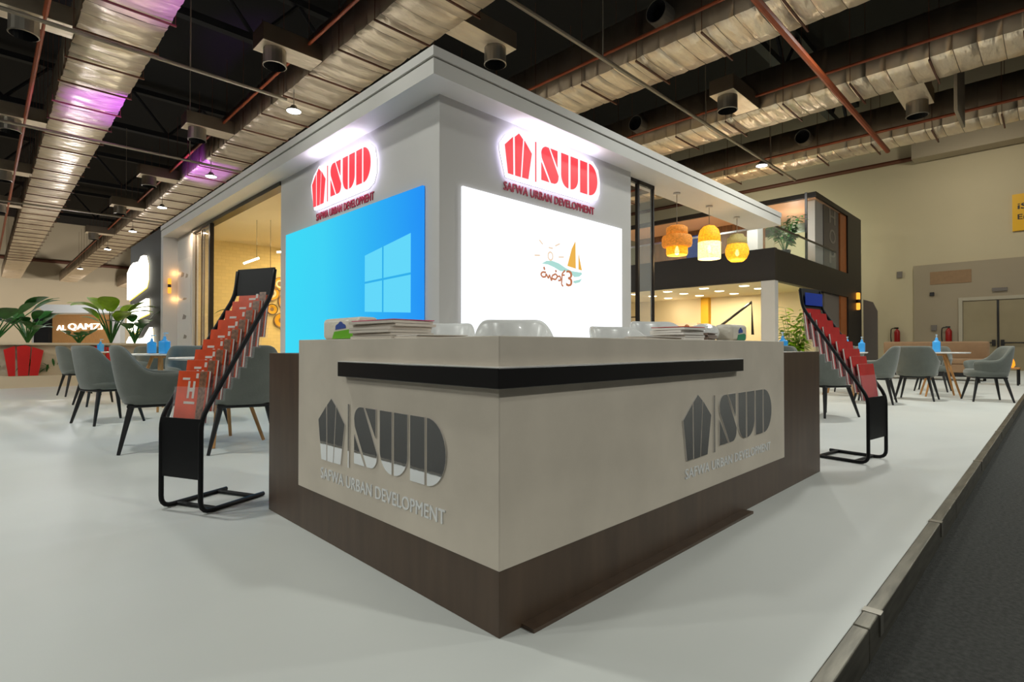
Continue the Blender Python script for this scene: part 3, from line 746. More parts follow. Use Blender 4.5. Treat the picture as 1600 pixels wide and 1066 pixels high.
# pendant lamps
def pend(x, y, label, parts, zc, zb, bulb):
    t = thing('pendant_lamp', label, 'lamp', (x, y, 0), 0, 'rattan pendants under the canopy')
    for nm, prof, mm in parts:
        o_ = lathe(nm, prof, (0, 0, 0), M[mm], t, 32)
        s = o_.modifiers.new('solid', 'SOLIDIFY'); s.thickness = .008
    rod('cord', (0, 0, zc), (0, 0, KB), .006, M['conduit'], t, n=6)
    lathe('ceiling_rose', [(0, KB-.03), (.06, KB-.03), (.06, KB), (0, KB)], (0, 0, 0), M['white'], t)
    lathe('bulb', [(0, -.08), (.03, -.06), (.04, -.02), (.022, .05), (0, .08)], (0, 0, bulb), M['warmbulb'], t, 14)
pend(8.42, 4.54, 'three tiered woven rattan pendant, left of the three', [
    ('upper_tier', [(.03, 2.92), (.12, 2.915), (.175, 2.88), (.18, 2.74)], 'rattan'),
    ('middle_tier', [(.18, 2.76), (.235, 2.74), (.25, 2.70), (.25, 2.60), (.235, 2.56), (.18, 2.55)], 'rattan'),
    ('lower_tier', [(.175, 2.56), (.178, 2.45), (.165, 2.415)], 'rattanlit')], 2.92, 2.42, 2.50)
pend(9.63, 4.54, 'tall dome pendant with a bright pale lower half, middle of the three', [
    ('dome', [(.03, 3.12), (.1, 3.10), (.165, 3.03), (.195, 2.93), (.2, 2.8)], 'rattanlit'),
    ('glowing_band', [(.2, 2.8), (.203, 2.55), (.2, 2.49)], 'rattanpale')], 3.12, 2.5, 2.68)
pend(10.84, 4.53, 'round amber pendant under a grey green cap, right of the three', [
    ('cap', [(.03, 3.14), (.12, 3.12), (.15, 3.06), (.185, 3.05), (.19, 2.9)], 'rattangrey'),
    ('globe', [(.13, 2.96), (.19, 2.92), (.225, 2.82), (.22, 2.72), (.18, 2.63), (.12, 2.58)], 'rattanlit')], 3.14, 2.58, 2.76)

# ------------------------------------------------------------------ brown two storey stand
BX, BY = 14.686, 5.153
bs = thing('two_storey_stand', 'dark brown two storey exhibition stand with glass balcony at right', 'booth', (BX, BY, 0))
B = lambda nm, x0, x1, y0, y1, z0, z1, m, **k: box(nm, x0-BX, x1-BX, y0-BY, y1-BY, z0, z1, m, bs, **k)
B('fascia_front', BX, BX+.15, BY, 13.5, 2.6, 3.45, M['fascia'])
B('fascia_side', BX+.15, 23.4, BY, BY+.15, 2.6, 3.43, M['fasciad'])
B('upper_deck', BX+.15, 23.4, BY+.15, 13.5, 2.62, 3.40, M['soffit'])
B('roof_slab', 18.118, 23.45, BY, 13.0, 5.46, 5.61, M['fascia'])
B('roof_soffit', 18.2, 21.6, BY+.05, 12.9, 5.44, 5.459, M['peach'])
B('end_wall', 21.65, 23.45, BY+.001, BY+.25, 0, 5.46, M['fasciad'])
B('orange_strip', 20.9, 21.65, BY+.05, BY+.25, 0, 5.46, M['orangewood'])
B('slate_panel', 19.25, 20.9, BY+.10, BY+.25, 0, 5.46, M['greypanel'])
B('pale_column', 18.45, 19.25, BY+.13, BY+.35, 3.44, 5.46, M['wallwhite'])
for i, ch in enumerate('HOP'):
    text('faint_letter', ch, lambda s, z, d: Vector((19.9-BX+s, .10-d, z)), -.1, .6, 4.95-i*.66, 5.42-i*.66, 0, .012, M['faint'], bs)
B('corner_column', BX+.01, BX+.25, BY+.01, BY+.36, 0, 2.62, M['wallwhite'])
B('timber_wall', 20.0, 20.15, 7.4, 12.6, 3.44, 5.46, M['woodwall'])
B('back_cladding', 23.2, 23.4, 9.0, 13.0, 0, 5.46, M['fasciad'])
B('ground_back_wall', 18.6, 18.75, BY+.2, 13.2, 0, 2.62, M['creamroom'])
B('side_room_wall', BX, 18.6, 13.2, 13.35, 0, 2.62, M['creamroom'])
B('ochre_post', 18.4, 18.6, 8.72, 9.0, 0, 2.62, M['yellow'])
B('low_wall', 18.3, 18.6, 9.1, 10.7, 0, 1.72, M['mount'])
bm = bmesh.new()
for i in range(9):
    add_box(bm, 17.3-BX, 18.35-BX, 8.45-i*.2-BY-.2, 8.45-i*.2-BY, 0, .55+i*.0+(.18*(i) if 0 else 0)+.12*i*.0+ (i*-.0)+ (1.05-.13*(8-i))*.0 + .10*(9-i))
newobj('stair', bm, M['soffit'], bs)
bm = bmesh.new(); add_tube(bm, [(17.69-BX, 8.75-BY, 1.0), (17.69-BX, 6.93-BY, 2.3), (17.69-BX, 6.9-BY, 1.25)], .045, 6)
newobj('stair_rail', bm, M['black'], bs)
B('picture_frame', 18.55, 18.6, 11.65, 12.1, 1.45, 2.06, M['frame'])
B('picture_mount', 18.53, 18.55, 11.69, 12.06, 1.49, 2.02, M['mount'])
# balcony rail and glass
gl = B('balcony_glass', BX+.03, BX+.042, BY+.03, 13.4, 3.45, 4.0, M['glass'])
B('balcony_glass', BX+.04, 20.3, BY+.03, BY+.042, 3.43, 4.0, M['glass'])
B('balcony_rail', BX+.02, BX+.05, BY+.02, 13.4, 4.0, 4.05, M['chrome'])
B('balcony_rail', BX+.05, 20.3, BY+.02, BY+.05, 4.0, 4.05, M['frame'])
B('glass_mullion', 17.46, 17.52, BY+.06, BY+.12, 3.43, 5.46, M['frame'])
B('white_post', 15.9, 16.3, 6.05, 6.35, 3.44, 4.5, M['wallwhite'])
dl = [(15.62, 9.94), (16.64, 9.9), (15.62, 8.75), (17.71, 9.9), (16.58, 8.7), (15.54, 7.5), (17.59, 8.65), (16.6, 7.5), (17.76, 7.53), (15.7, 6.36), (16.72, 6.33), (15.6, 11.2)]
for x, y in dl: lathe('ceiling_downlight', [(0, 2.612), (.13, 2.612), (.14, 2.62)], (x-BX, y-BY, 0), M['downlight'], bs, 18)
for x, y in ((18.5, 10.35), (18.5, 9.75), (18.5, 9.2)): lathe('roof_spotlight', [(0, 5.455), (.07, 5.455), (.07, 5.46)], (x-BX, y-BY, 0), M['lamp'], bs, 12)
tv = thing('wall_television', 'blue television glowing on the upper timber wall', 'television', (19.9, 9.25, 4.3))
box('casing', .03, .08, 0, 1.1, 0, .95, M['black'], tv); box('display', .02, .03, .03, 1.07, .03, .92, M['tv'], tv)
box('caption', .012, .02, .2, .5, .7, .76, M['tvtxt'], tv)
sc2 = thing('wall_sconce', 'small amber sconce on the dark end wall of the brown stand', 'sconce', (22.75, BY-.01, 2.52)); sconce(sc2, 1.3)
ps = thing('person', 'person with brown hair, only the head showing behind papers on the counter', 'person', (17.0, 8.82, 0))
bm = bmesh.new(); sk = [(0, 0, .5), (0, 0, .9), (0, 0, 1.18), (0, 0, 1.33), (0, .2, 1.15), (0, -.2, 1.15), (-.12, .27, .9), (-.12, -.27, .9), (-.32, .15, .98), (-.32, -.15, .98), (0, .12, .48), (0, -.12, .48), (-.35, .12, .5), (-.35, -.12, .5), (-.35, .12, .08), (-.35, -.12, .08), (-.48, .12, .03), (-.48, -.12, .03)]
vs = [bm.verts.new(p) for p in sk]
for a, b in ((0, 1), (1, 2), (2, 3), (2, 4), (2, 5), (4, 6), (5, 7), (6, 8), (7, 9), (0, 10), (0, 11), (10, 12), (11, 13), (12, 14), (13, 15), (14, 16), (15, 17)): bm.edges.new((vs[a], vs[b]))
me = bpy.data.meshes.new('body'); bm.to_mesh(me); bm.free(); me.materials.append(M['shirt'])
bo = bpy.data.objects.new('body', me); COL.objects.link(bo); bo.parent = ps
smd = bo.modifiers.new('skin', 'SKIN'); bo.modifiers.new('sub', 'SUBSURF').render_levels = 2
rad = [.15, .14, .13, .055, .07, .07, .05, .05, .035, .035, .1, .1, .07, .07, .05, .05, .04, .04]
for v, r in zip(me.skin_vertices[0].data, rad): v.radius = (r, r)
me.skin_vertices[0].data[0].use_root = True
bm = bmesh.new(); bmesh.ops.create_uvsphere(bm, u_segments=20, v_segments=14, radius=1)
for v in bm.verts: v.co = Vector((v.co.x*.095-(.02 if v.co.z < -.2 and v.co.x < 0 else 0), v.co.y*.08, v.co.z*.125+1.475))
for dy in (-.03, .03): add_lathe(bm, [(0, 0), (.012, .006), (0, .012)], (-.092, dy, 1.485), 8)
add_rod(bm, (-.09, 0, 1.49), (-.118, 0, 1.455), .008, .014, 8)
newobj('head', bm, M['skin'], ps, smooth=True)
bm = bmesh.new(); bmesh.ops.create_uvsphere(bm, u_segments=20, v_segments=14, radius=1)
for v in bm.verts: v.co = Vector((v.co.x*.103+.014, v.co.y*.09, max(v.co.z, -.1 if v.co.x > -.2 else .35)*.13+1.495))
newobj('hair', bm, M['hair'], ps, smooth=True)

# ------------------------------------------------------------------ plants
def leafy(bm, base, d, L, w, n=7, droop=.3, fold=.15):
    d = Vector(d).normalized(); side = d.cross(Vector((0, 0, 1)));
    if side.length < .1: side = Vector((1, 0, 0))
    side.normalize(); prev = None
    for i in range(n+1):
        t = i/n; p = Vector(base)+d*L*t+Vector((0, 0, -droop*L*t*t)); ww = w*math.sin(PI*min(1, t*.96+.04))**.8*(1-.25*t)
        row = [bm.verts.new(p-side*ww+Vector((0, 0, ww*fold))), bm.verts.new(p), bm.verts.new(p+side*ww+Vector((0, 0, ww*fold)))]
        if prev:
            for k in (0, 1): bm.faces.new((prev[k], prev[k+1], row[k+1], row[k])).smooth = True
        prev = row
def bamboo_palm(loc, h, label, mm, seed, dens=9, sp=1):
    r = random.Random(seed); t = thing('potted_palm', label, 'plant', loc)
    bl = bmesh.new(); bs_ = bmesh.new()
    for k in range(dens):
        a = r.uniform(0, 2*PI); ln = h*r.uniform(.55, 1)
        top = Vector((math.cos(a)*ln*sp*r.uniform(.15, .45), math.sin(a)*ln*sp*r.uniform(.15, .45), ln))
        mid = top*.5+Vector((0, 0, .08*h)); pts = [Vector((0, 0, .18)), mid*.5+Vector((0, 0, .1)), mid, top]
        add_tube(bs_, pts, [.012, .01, .008, .004], 5)
        for j in range(13):
            tt = .3+.7*j/12; q = pts[1].lerp(pts[2], min(1, tt*2-.2)) if tt < .6 else pts[2].lerp(pts[3], (tt-.6)/.4)
            for s in (-1, 1):
                ang = a+s*r.uniform(.6, 1.5)
                leafy(bl, q, (math.cos(ang), math.sin(ang), r.uniform(-.2, .6)), h*r.uniform(.13, .2), h*.034, 4, .3)
    newobj('foliage', bl, M[mm], t); newobj('stem', bs_, M['leaf'], t)
    lathe('pot', [(0, 0), (.12, 0), (.16, .25), (.15, .26), (.14, .22), (0, .22)], (0, 0, 0), M['fascia'], t)
    return t
bamboo_palm((16.6, 5.55, 3.40), 1.45, 'green palm on the glass balcony of the brown stand', 'leaf', 11, 10)
bamboo_palm((4.15, 13.2, 0), 1.75, 'palm inside the left room behind the sliding glass', 'leaf', 15, 9, .5)
bamboo_palm((17.4, 5.58, 0), 2.05, 'bright green palm under the balcony beside the white column', 'leafl', 12, 12)
def banana(loc, label, n, h, seed, mm='leaf', spread=.5, w=.13):
    n = int(n*1.5); w = w*1.15
    r = random.Random(seed); t = thing('banana_plant', label, 'plant', loc); bl = bmesh.new(); bs_ = bmesh.new()
    for k in range(n):
        a = 2*PI*k/n+r.uniform(-.4, .4); hh = h*r.uniform(.5, 1)
        top = Vector((math.cos(a)*spread*hh*.6, math.sin(a)*spread*hh*.6, hh*.6))
        add_tube(bs_, [Vector((0, 0, 0)), top*.5+Vector((0, 0, .05)), top], [.02, .015, .008], 5)
        leafy(bl, top, (math.cos(a)*.75, math.sin(a)*.75, r.uniform(.35, 1)), hh*.62, w*r.uniform(.8, 1.2), 8, .35)
    newobj('foliage', bl, M[mm], t); newobj('stem', bs_, M['leaf'], t); return t

# ------------------------------------------------------------------ planter and far stands at left
pl = thing('planter_bed', 'long beige planter with red blade emblems at far left', 'planter', (-3, 15.2, 0))
box('base', 2.97, 6.0, 0, 1.5, 0, .245, M['planter'], pl); box('trough', 2.99, 5.98, .14, 1.48, .245, .9, M['planter'], pl)
box('top_ledge', 2.97, 6.0, 0, 1.5, .9, .945, M['planter'], pl)
def rb(poly): return [[(a, b) for a, b in poly]]
for x0 in (3.28, 4.55):
    k = 1.0
    for poly in ([(.08, .80), (.35, .905-.03), (.36, .25), (.2, .25)] , [(.39, .86), (.58, .895), (.72, .85), (.66, .25), (.42, .25)], [(.75, .86), (1.03, .78), (.9, .25), (.69, .25)]):
        prism('red_blade', [[((a*.66), b) for a, b in poly]], lambda s, z, d: Vector((x0+s, .03-d, z)), 0, .02, M['redpanel'], pl)
bm = bmesh.new(); rr = random.Random(3)
for i in range(60): leafy(bm, (rr.uniform(3.05, 5.8), .1, .28+rr.uniform(0, .2)), (rr.uniform(-1, 1), -.15, rr.uniform(.3, 1)), .25, .03, 4)
newobj('low_foliage', bm, M['leaf'], pl)
banana((.2, 15.9, .95), 'broad leaved plant cut by the left picture edge on the planter', 9, 1.35, 21, spread=.9, w=.16)
banana((.75, 16.2, .945), 'dark bushy plant on the planter left of the lit wooden sign', 16, .95, 22, spread=.6, w=.11)
banana((1.62, 15.9, .945), 'low dark plant on the planter in front of the lit wooden sign', 6, .42, 23, spread=1.1, w=.1)
banana((2.2, 15.75, .95), 'tall yellow green leaved plant on the planter before the charcoal wall', 9, 1.35, 24, 'leafl', .45, .17)
banana((2.62, 15.5, .95), 'dark broad leaved plant on the planter nearest the white fin wall', 7, 1.0, 25, 'leaf', .5, .13)

dw = thing('charcoal_sign_wall', 'charcoal wall with glowing white signs beyond the white fin wall', 'booth', (3.1, 19.0, 0))
box('wall_slab', 0, 3.5, -3.9+.15, 0, 0, 3.75, M['darkwall'], dw)
def lit(nm, polys):
    prism(nm, polys, lambda s, z, d: Vector((-d, -s, z)), .02, .09, M['litwhite'], dw)
    prism(nm+'_side', [[(a-.05, b-.03) for a, b in p] for p in polys], lambda s, z, d: Vector((-d, -s, z)), .0, .02, M['litside'], dw)
lit('upper_sign', [[(.05, 2.22), (2.3, 2.42), (2.5, 2.6), (2.5, 3.0), (2.25, 3.25), (1.9, 3.26), (1.6, 3.15), (.9, 3.2), (.5, 3.15), (.05, 3.0)]])
lit('middle_sign', [[(.1, 1.35), (.45, 1.35), (.5, 2.0), (.1, 2.02)], [(.7, 1.25), (1.3, 1.25), (1.4, 1.65), (2.6, 1.72), (2.6, 2.1), (1.4, 2.02), (.7, 2.05)]])
lit('lower_sign', [[(.1, .78), (.0, 1.0), (.4, 1.15), (1.6, 1.06), (2.3, 1.1), (3.0, 1.35), (3.2, .86), (2.0, .82)]])

qz = thing('wooden_sign_stand', 'wooden fronted stand with glowing Latin name under a white canopy at far left', 'booth', (2.27, 31.45, 0))
# local frame: its front faces the camera's side of the hall
qa = math.atan2(29.731-31.453, 4.016-2.27); qz.rotation_euler.z = qa
box('timber_front', 0, 2.47, 0, .4, 0, 2.3, M['wood'], qz)
bm = bmesh.new(); add_prism(bm, [(-.65, 2.75), (3.1, 2.68), (2.75, 2.36), (-.2, 2.36)], lambda s, z, d: Vector((s, -d, z)), -.9, .15); newobj('sloped_canopy', bm, M['whiteplastic'], qz)
box('side_opening', -1.0, -.35, .2, .6, 0, 2.47, M['darkhole'], qz)
box('side_post', -1.05, -1.0, .15, .6, 0, 2.5, M['wallwhite'], qz); box('lintel', -1.05, -.3, .15, .6, 2.45, 2.52, M['wallwhite'], qz)
box('right_wall', 2.5, 2.95, .1, .4, 0, 2.3, M['wallwhite'], qz)
text('glowing_name', 'AL', lambda s, z, d: Vector((s, -d, z)), .22, .62, 1.60, 1.82, .01, .05, M['litname'], qz, .02)
text('glowing_name', 'QAMZI', lambda s, z, d: Vector((s, -d, z)), .72, 2.25, 1.58, 1.90, .01, .05, M['litname'], qz, .02)

# ------------------------------------------------------------------ chairs
def sstep(a, b, x):
    t = max(0, min(1, (x-a)/(b-a))); return t*t*(3-2*t)
def armchair(label, loc, rz, group):
    t = thing('armchair', label, 'chair', loc, rz, group)
    bm = bmesh.new(); N = 26; A = math.radians(142); rings = []
    for i in range(N+1):
        th = -A+2*A*i/N; at = abs(th)
        h = .875-(.225)*sstep(math.radians(38), math.radians(88), at)-.02*sstep(math.radians(110), A, at)
        c, s = math.cos(th), math.sin(th)
        def pt(r, z, ins=0):
            # superellipse plan: back towards -x
            e = .8
            px = -math.copysign(abs(c)**e, c)*(.285*r-ins); py = math.copysign(abs(s)**e, s)*(.305*r-ins)
            if c < 0: px = px*1.05
            lean = -.045*max(0, c)*(z-.4)/.47
            return bm.verts.new((px+lean, py, z))
        rings.append([pt(.78, .385), pt(.86, .42), pt(.95, .55), pt(1.0, h-.06), pt(1.0, h-.015), pt(1.0, h, .02), pt(1.0, h-.015, .048), pt(.97, h-.08, .055), pt(.9, .46, .055)])
    for a, b in zip(rings, rings[1:]):
        for k in range(8): bm.faces.new((a[k], a[k+1], b[k+1], b[k]))
    bm.faces.new(rings[0]); bm.faces.new(rings[-1][::-1])
    newobj('shell', bm, M['fabric'], t, smooth=True, sub=1)
    bm = bmesh.new(); n = 28
    def ring(r, z): return [bm.verts.new((math.copysign(abs(math.cos(2*PI*i/n))**.7, math.cos(2*PI*i/n))*.25*r+.015, math.copysign(abs(math.sin(2*PI*i/n))**.7, math.sin(2*PI*i/n))*.265*r, z)) for i in range(n)]
    R_ = [ring(.86, .385), ring(1.0, .40), ring(1.03, .45), ring(1.0, .49), ring(.9, .505)]
    for a, b in zip(R_, R_[1:]):
        for i in range(n): bm.faces.new((a[i], a[(i+1) % n], b[(i+1) % n], b[i]))
    bm.faces.new(R_[0][::-1]); bm.faces.new(R_[-1])
    newobj('seat', bm, M['fabric'], t, smooth=True)
    box('seat_base', -.2, .2, -.2, .2, .36, .388, M['blackleg'], t, bevel=.01)
    for sx in (1, -1):
        for sy in (1, -1):
            rod('leg', (sx*.25, sy*.255, 0), (sx*.17, sy*.175, .37), .013, M['blackleg'], t, r1=.024, n=10)
    return t
LG = 'grey velvet armchairs on the left floor'; RG = 'grey velvet armchairs on the right floor'
dg = math.radians
ch0 = armchair('grey armchair seen side on left of the left brochure rack, largest of the left chairs', (1.07, 5.42, 0), dg(-10), LG)
for x, y, a, l, gp_ in (
    (1.60, 4.86, 72, 'grey armchair showing its back between left brochure rack and counter', LG),
    (1.72, 6.72, -92, 'grey armchair behind the white table near the left rack, facing the camera', LG),
    (1.04, 7.60, 17, 'grey armchair turned away, second from the left among the near chairs', LG),
    (1.27, 10.0, 12, 'grey armchair half hidden behind the one at its right, middle of the left row', LG),
    (1.25, 12.2, 8, 'farthest left grey armchair, standing before the red emblem planter', LG),
    (1.95, 9.75, -80, 'grey armchair mostly hidden behind the big side on chair and blue bottles', LG),
    (7.52, 2.05, 60, 'grey armchair directly beside the right end of the counter', RG),
    (6.9, 2.5, 30, 'grey armchair whose top shows over the brown counter end', RG),
    (8.6, 3.0, 190, 'grey armchair top behind the right rack tip', RG),
    (9.78, 1.98, 95, 'grey armchair just right of the right brochure rack, facing away from the aisle', RG),
    (10.85, 1.62, 0, 'grey armchair left of the bottle table, facing it, partly behind another', RG),
    (13.2, 1.72, 180, 'grey armchair behind the round table with the blue bottle', RG),
    (11.36, .80, 112, 'grey armchair side on at the far right by the platform edge', RG),
    (11.9, 2.9, 120, 'low grey armchair behind the small table between rack and bench', RG)):
    dup(ch0, (x, y, 0), dg(a), l, gp_)

def tubchair(label, loc, rz):
    t = thing('tub_chair', label, 'chair', loc, rz, 'white plastic chairs behind the counter')
    bm = bmesh.new(); N = 22; A = math.radians(125); rings = []
    for i in range(N+1):
        th = -A+2*A*i/N; at = abs(th); h = 1.02-.24*sstep(math.radians(35), math.radians(120), at)
        c, s = math.cos(th), math.sin(th)
        def pt(r, z): return bm.verts.new((-math.copysign(abs(c)**.8, c)*.22*r-.05*max(0, c)*(z-.6)/.4, math.copysign(abs(s)**.8, s)*.235*r, z))
        rings.append([pt(.85, .60), pt(.95, .72), pt(1.0, h-.03), pt(1.02, h), pt(.985, h+.004), pt(.94, h-.04), pt(.88, .7), pt(.8, .63)])
    for a, b in zip(rings, rings[1:]):
        for k in range(7): bm.faces.new((a[k], a[k+1], b[k+1], b[k]))
    bm.faces.new(rings[0]); bm.faces.new(rings[-1][::-1]); newobj('shell', bm, M['whiteplastic'], t, smooth=True, sub=1)
    lathe('seat', [(0, .60), (.18, .60), (.21, .62), (.2, .65), (0, .655)], (0, 0, 0), M['whiteplastic'], t)
    rod('post', (0, 0, .02), (0, 0, .6), .03, M['chrome'], t)
    lathe('foot_disc', [(0, 0), (.22, 0), (.22, .01), (.04, .035), (0, .035)], (0, 0, 0), M['chrome'], t)
    return t
w0 = tubchair('white chair second from the left behind the counter, tallest of them', (2.12, 2.12, 0), dg(-130))
dup(w0, (2.12, 2.84, -.0), dg(-145), 'white chair furthest left behind the counter, before the white screen edge')
dup(w0, (2.88, 1.86, -.03), dg(-110), 'white chair right of the tallest one behind the counter')
dup(w0, (3.50, 1.97, .03), dg(-120), 'white chair furthest right, just behind the brochures')

# ------------------------------------------------------------------ tables and bottles
def table(label, loc, r, group, h=.765, rz=0):
    t = thing('round_table', label, 'table', loc, rz, group)
    lathe('table_top', [(0, h-.022), (r-.012, h-.022), (r, h-.008), (r-.004, h), (0, h)], (0, 0, 0), M['tabletop'], t, 40, smooth=False)
    lathe('hub', [(0, h-.06), (.1, h-.06), (.1, h-.022), (0, h-.022)], (0, 0, 0), M['wood'], t)
    for k in range(4):
        a = PI/4+k*PI/2; rod('leg', (math.cos(a)*.34, math.sin(a)*.34, 0), (math.cos(a)*.09, math.sin(a)*.09, h-.03), .014, M['wood'], t, r1=.022)
    return t
t0 = table('white round table with oak legs hidden behind the left brochure rack', (1.56, 5.30, 0), .42, 'round white tables on the left floor', rz=.3)
dup(t0, (1.75, 8.60, 0), .5, 'white round table behind the big side on chair, second from the camera', 'round white tables on the left floor')
dup(t0, (1.62, 13.1, 0), .2, 'farthest white table on the left, just one bottle on it', 'round white tables on the left floor')
dup(t0, (11.9, 1.45, 0), .3, 'white round table with oak legs before the tan bench', 'round white tables on the right floor')
dup(t0, (7.85, 2.75, 0), .6, 'white round table hidden behind the right end of the counter', 'round white tables on the right floor')
dup(t0, (11.0, 2.75, 0), .1, 'small view of a white table between right rack and bench', 'round white tables on the right floor')
def bottle(label, x, y, z=.765, k=1.0):
    t = thing('sanitizer_bottle', label, 'bottle', (x, y, z), random.uniform(0, 1), 'blue sanitizer bottles')
    roundbox('body', -.045*k, .045*k, -.045*k, .045*k, 0, .15*k, M['blue'], t, .015)
    lathe('neck', [(.04*k, .148*k), (.02*k, .165*k), (.015*k, .185*k), (.015*k, .20*k), (0, .20*k)], (0, 0, 0), M['blue'], t, 14)
    bm = bmesh.new(); add_rod(bm, (0, 0, .20*k), (0, 0, .235*k), .006*k, n=8); add_box(bm, -.012*k, .045*k, -.01*k, .01*k, .232*k, .246*k); newobj('pump', bm, M['clearcap'], t)
bottle('blue sanitizer bottle on the farthest left table', 1.665, 13.1)
bottle('blue sanitizer bottle on the second left table, left of the wider one', 1.70, 8.88, k=1.05)
bottle('wide blue sanitizer bottle on the second left table nearest the rack', 1.74, 8.33, k=1.15)
bottle('blue sanitizer bottle on the round table before the tan bench', 11.80, 1.48, k=1.25)
bottle('blue sanitizer bottle just over the right end of the counter', 7.74, 2.62, k=1.2)
bottle('blue sanitizer bottle left of the two behind the right rack', 10.85, 2.60, k=1.1)
bottle('blue sanitizer bottle right of the two behind the right rack', 11.15, 2.45, k=1.1)

# tan bench and coffee table
bn = thing('tan_bench', 'long tan upholstered bench against the right wall', 'bench', (17.6, 1.2, 0))
box('plinth', 0, .7, 0, 2.3, .1, .2, M['blackleg'], bn); box('base', 0, .7, 0, 2.3, .2, .42, M['tan'], bn, bevel=.02)
for i in range(2): roundbox('seat_cushion', -.02, .6, .02+i*1.14, 1.12+i*1.14, .42, .56, M['tan'], bn, .04)
for i in range(2): roundbox('back_cushion', .5, .72, .02+i*1.14, 1.12+i*1.14, .5, 1.0, M['tan'], bn, .05)
for y in (.1, 2.2): rod('leg', (.35, y, 0), (.35, y, .1), .03, M['blackleg'], bn)
tf = thing('low_table', 'dark low table carrying the orange lamp at the right edge', 'table', (16.6, .85, 0))
box('table_top', -.3, .3, -.25, .5, .36, .39, M['wood'], tf)
for sx in (-.27, .27):
    for y in (-.22, .47): rod('leg', (sx, y, 0), (sx, y, .36), .02, M['blackleg'], tf)
lm = thing('table_lamp', 'orange glowing teardrop lamp on the low table', 'lamp', (16.6, .78, .39))
M['orangeglow'] = emit('orange_glow', (1, .3, .02, 1), 1.6)
lathe('glowing_shade', [(0, 0), (.07, 0), (.1, .05), (.095, .12), (.05, .26), (.015, .36), (0, .38)], (0, 0, 0), M['orangeglow'], lm)

# ------------------------------------------------------------------ brochure racks
def rack(name, label, loc, rz, W, flip, n, which, cov):
    t = thing(name, label, 'brochure rack', loc, rz, 'brochure racks')
    zb, zk, zt, xk = .487, 1.165, 1.315, .455
    for y in (0, W):
        bm = bmesh.new(); add_tube(bm, fillet([(.40, y, .013), (0, y, .013), (0, y, zb), (xk-.0, y, zk), (xk+.02, y, zt)], .06), .0125, 8); newobj('side_tube', bm, M['rackblack'], t, smooth=True)
    for x in (.09, .34): rod('base_bar', (x, 0, .013), (x, W, .013), .0115, M['rackblack'], t)
    box('lower_panel', -.006, .006, 0, W, .18, zb, M['rackblack'], t)
    bm = bmesh.new(); vs = [bm.verts.new(p) for p in ((xk-.004, 0, zk-.0), (xk-.004, W, zk), (xk+.018, W, zt+.012), (xk+.018, 0, zt+.012), (xk+.006, 0, zk), (xk+.006, W, zk), (xk+.028, W, zt+.012), (xk+.028, 0, zt+.012))]
    for f_ in ((0, 1, 2, 3), (4, 7, 6, 5), (0, 4, 5, 1), (3, 2, 6, 7), (0, 3, 7, 4), (1, 5, 6, 2)): bm.faces.new([vs[i] for i in f_])
    newobj('header_panel', bm, M['rackblack'], t)
    MW = Matrix.Translation(loc) @ Matrix.Rotation(rz, 4, 'Z')
    y0, y1 = .035, W-.035
    ordn = ['lowest', 'second lowest', 'third lowest', 'fourth from the bottom', 'middle', 'fourth from the top', 'third highest', 'second highest', 'topmost']
    for i in range(n):
        k = i/(n-1); zc = .455+k*.455; xc = .045+k*(.415-.03)
        # acrylic pocket as a part of the rack
        bm = bmesh.new(); add_box(bm, -.016, -.014, y0-.01, y1+.01, 0, .19); add_box(bm, -.016, .016, y0-.012, y0-.01, 0, .19); add_box(bm, -.016, .016, y1+.01, y1+.012, 0, .19); add_box(bm, -.016, .016, y0-.01, y1+.01, -.002, 0)
        pk = newobj('clear_pocket', bm, M['acrylic'], t); pk.location = (xc, 0, zc); pk.rotation_euler = (0, .13, 0)
        b = thing('brochure', ('%s red brochure in the %s' % (ordn[i], which)), 'brochure', MW @ Vector((xc, 0, zc)), 0, 'red brochures in the '+which)
        b.rotation_euler = (Matrix.Rotation(rz, 4, 'Z') @ Matrix.Rotation(.13, 4, 'Y')).to_euler()
        box('pages', -.004, .004, y0, y1, .004, .275, M['paper'], b)
        c = box('cover', -.0115, -.004, y0+.001, y1-.001, .005, .274, cov, b)
        bk = box('back_cover', .004, .0115, y0+.001, y1-.001, .005, .274, M['backcover'], b)
        wd = y1-y0
        if cov is M['redcover']:
            # print: block capital H shape, text bars and a photo strip along the right side of the cover
            yy = lambda a: y1-a*wd
            bm = bmesh.new()
            j = i % 3
            add_box(bm, -.0125, -.0114, yy(.62), yy(.55), .13, .22); add_box(bm, -.0125, -.0114, yy(.45), yy(.38), .13, .22); add_box(bm, -.0125, -.0114, yy(.55), yy(.45), .165, .185)
            add_box(bm, -.0125, -.0114, yy(.66), yy(.3), .10, .113); add_box(bm, -.0125, -.0114, yy(.42+.1*j), yy(.18+.1*j), .226, .238); add_box(bm, -.0125, -.0114, yy(.70), yy(.62), .236, .262); newobj('white_print', bm, M['covertext'], b)
            box('photo_strip', -.0124, -.0114, yy(.97), yy(.74), .01, .272, M['coverdark'], b)
    return t
rzL = math.atan2(.403, .915)
rack('brochure_rack', 'black tube brochure rack with orange red covers left of the counter', (.80, 3.06, 0), rzL, .29, 1, 9, 'left rack', M['redcover'])
rzR = PI/2-dg(8)
# right rack: x axis of the rack points away from the aisle, its width runs towards -X of its own frame
rack('brochure_rack', 'black tube brochure rack with crimson brochures right of the counter', (4.583+.33*.99, .971-.33*.139, 0), rzR, .33, 1, 9, 'right rack', M['redcoverb'])
hb = box('blue_card', 0, .29, -.003, .003, 0, .1, mat('blue_header_card', srgb(30, 70, 190), .4))
hb.location = (4.583+.015+.07, .971+.455*.99-.012, 1.19); hb.rotation_euler.z = -dg(8); tag(hb, 'blue card clipped at the top of the right rack', 'card')

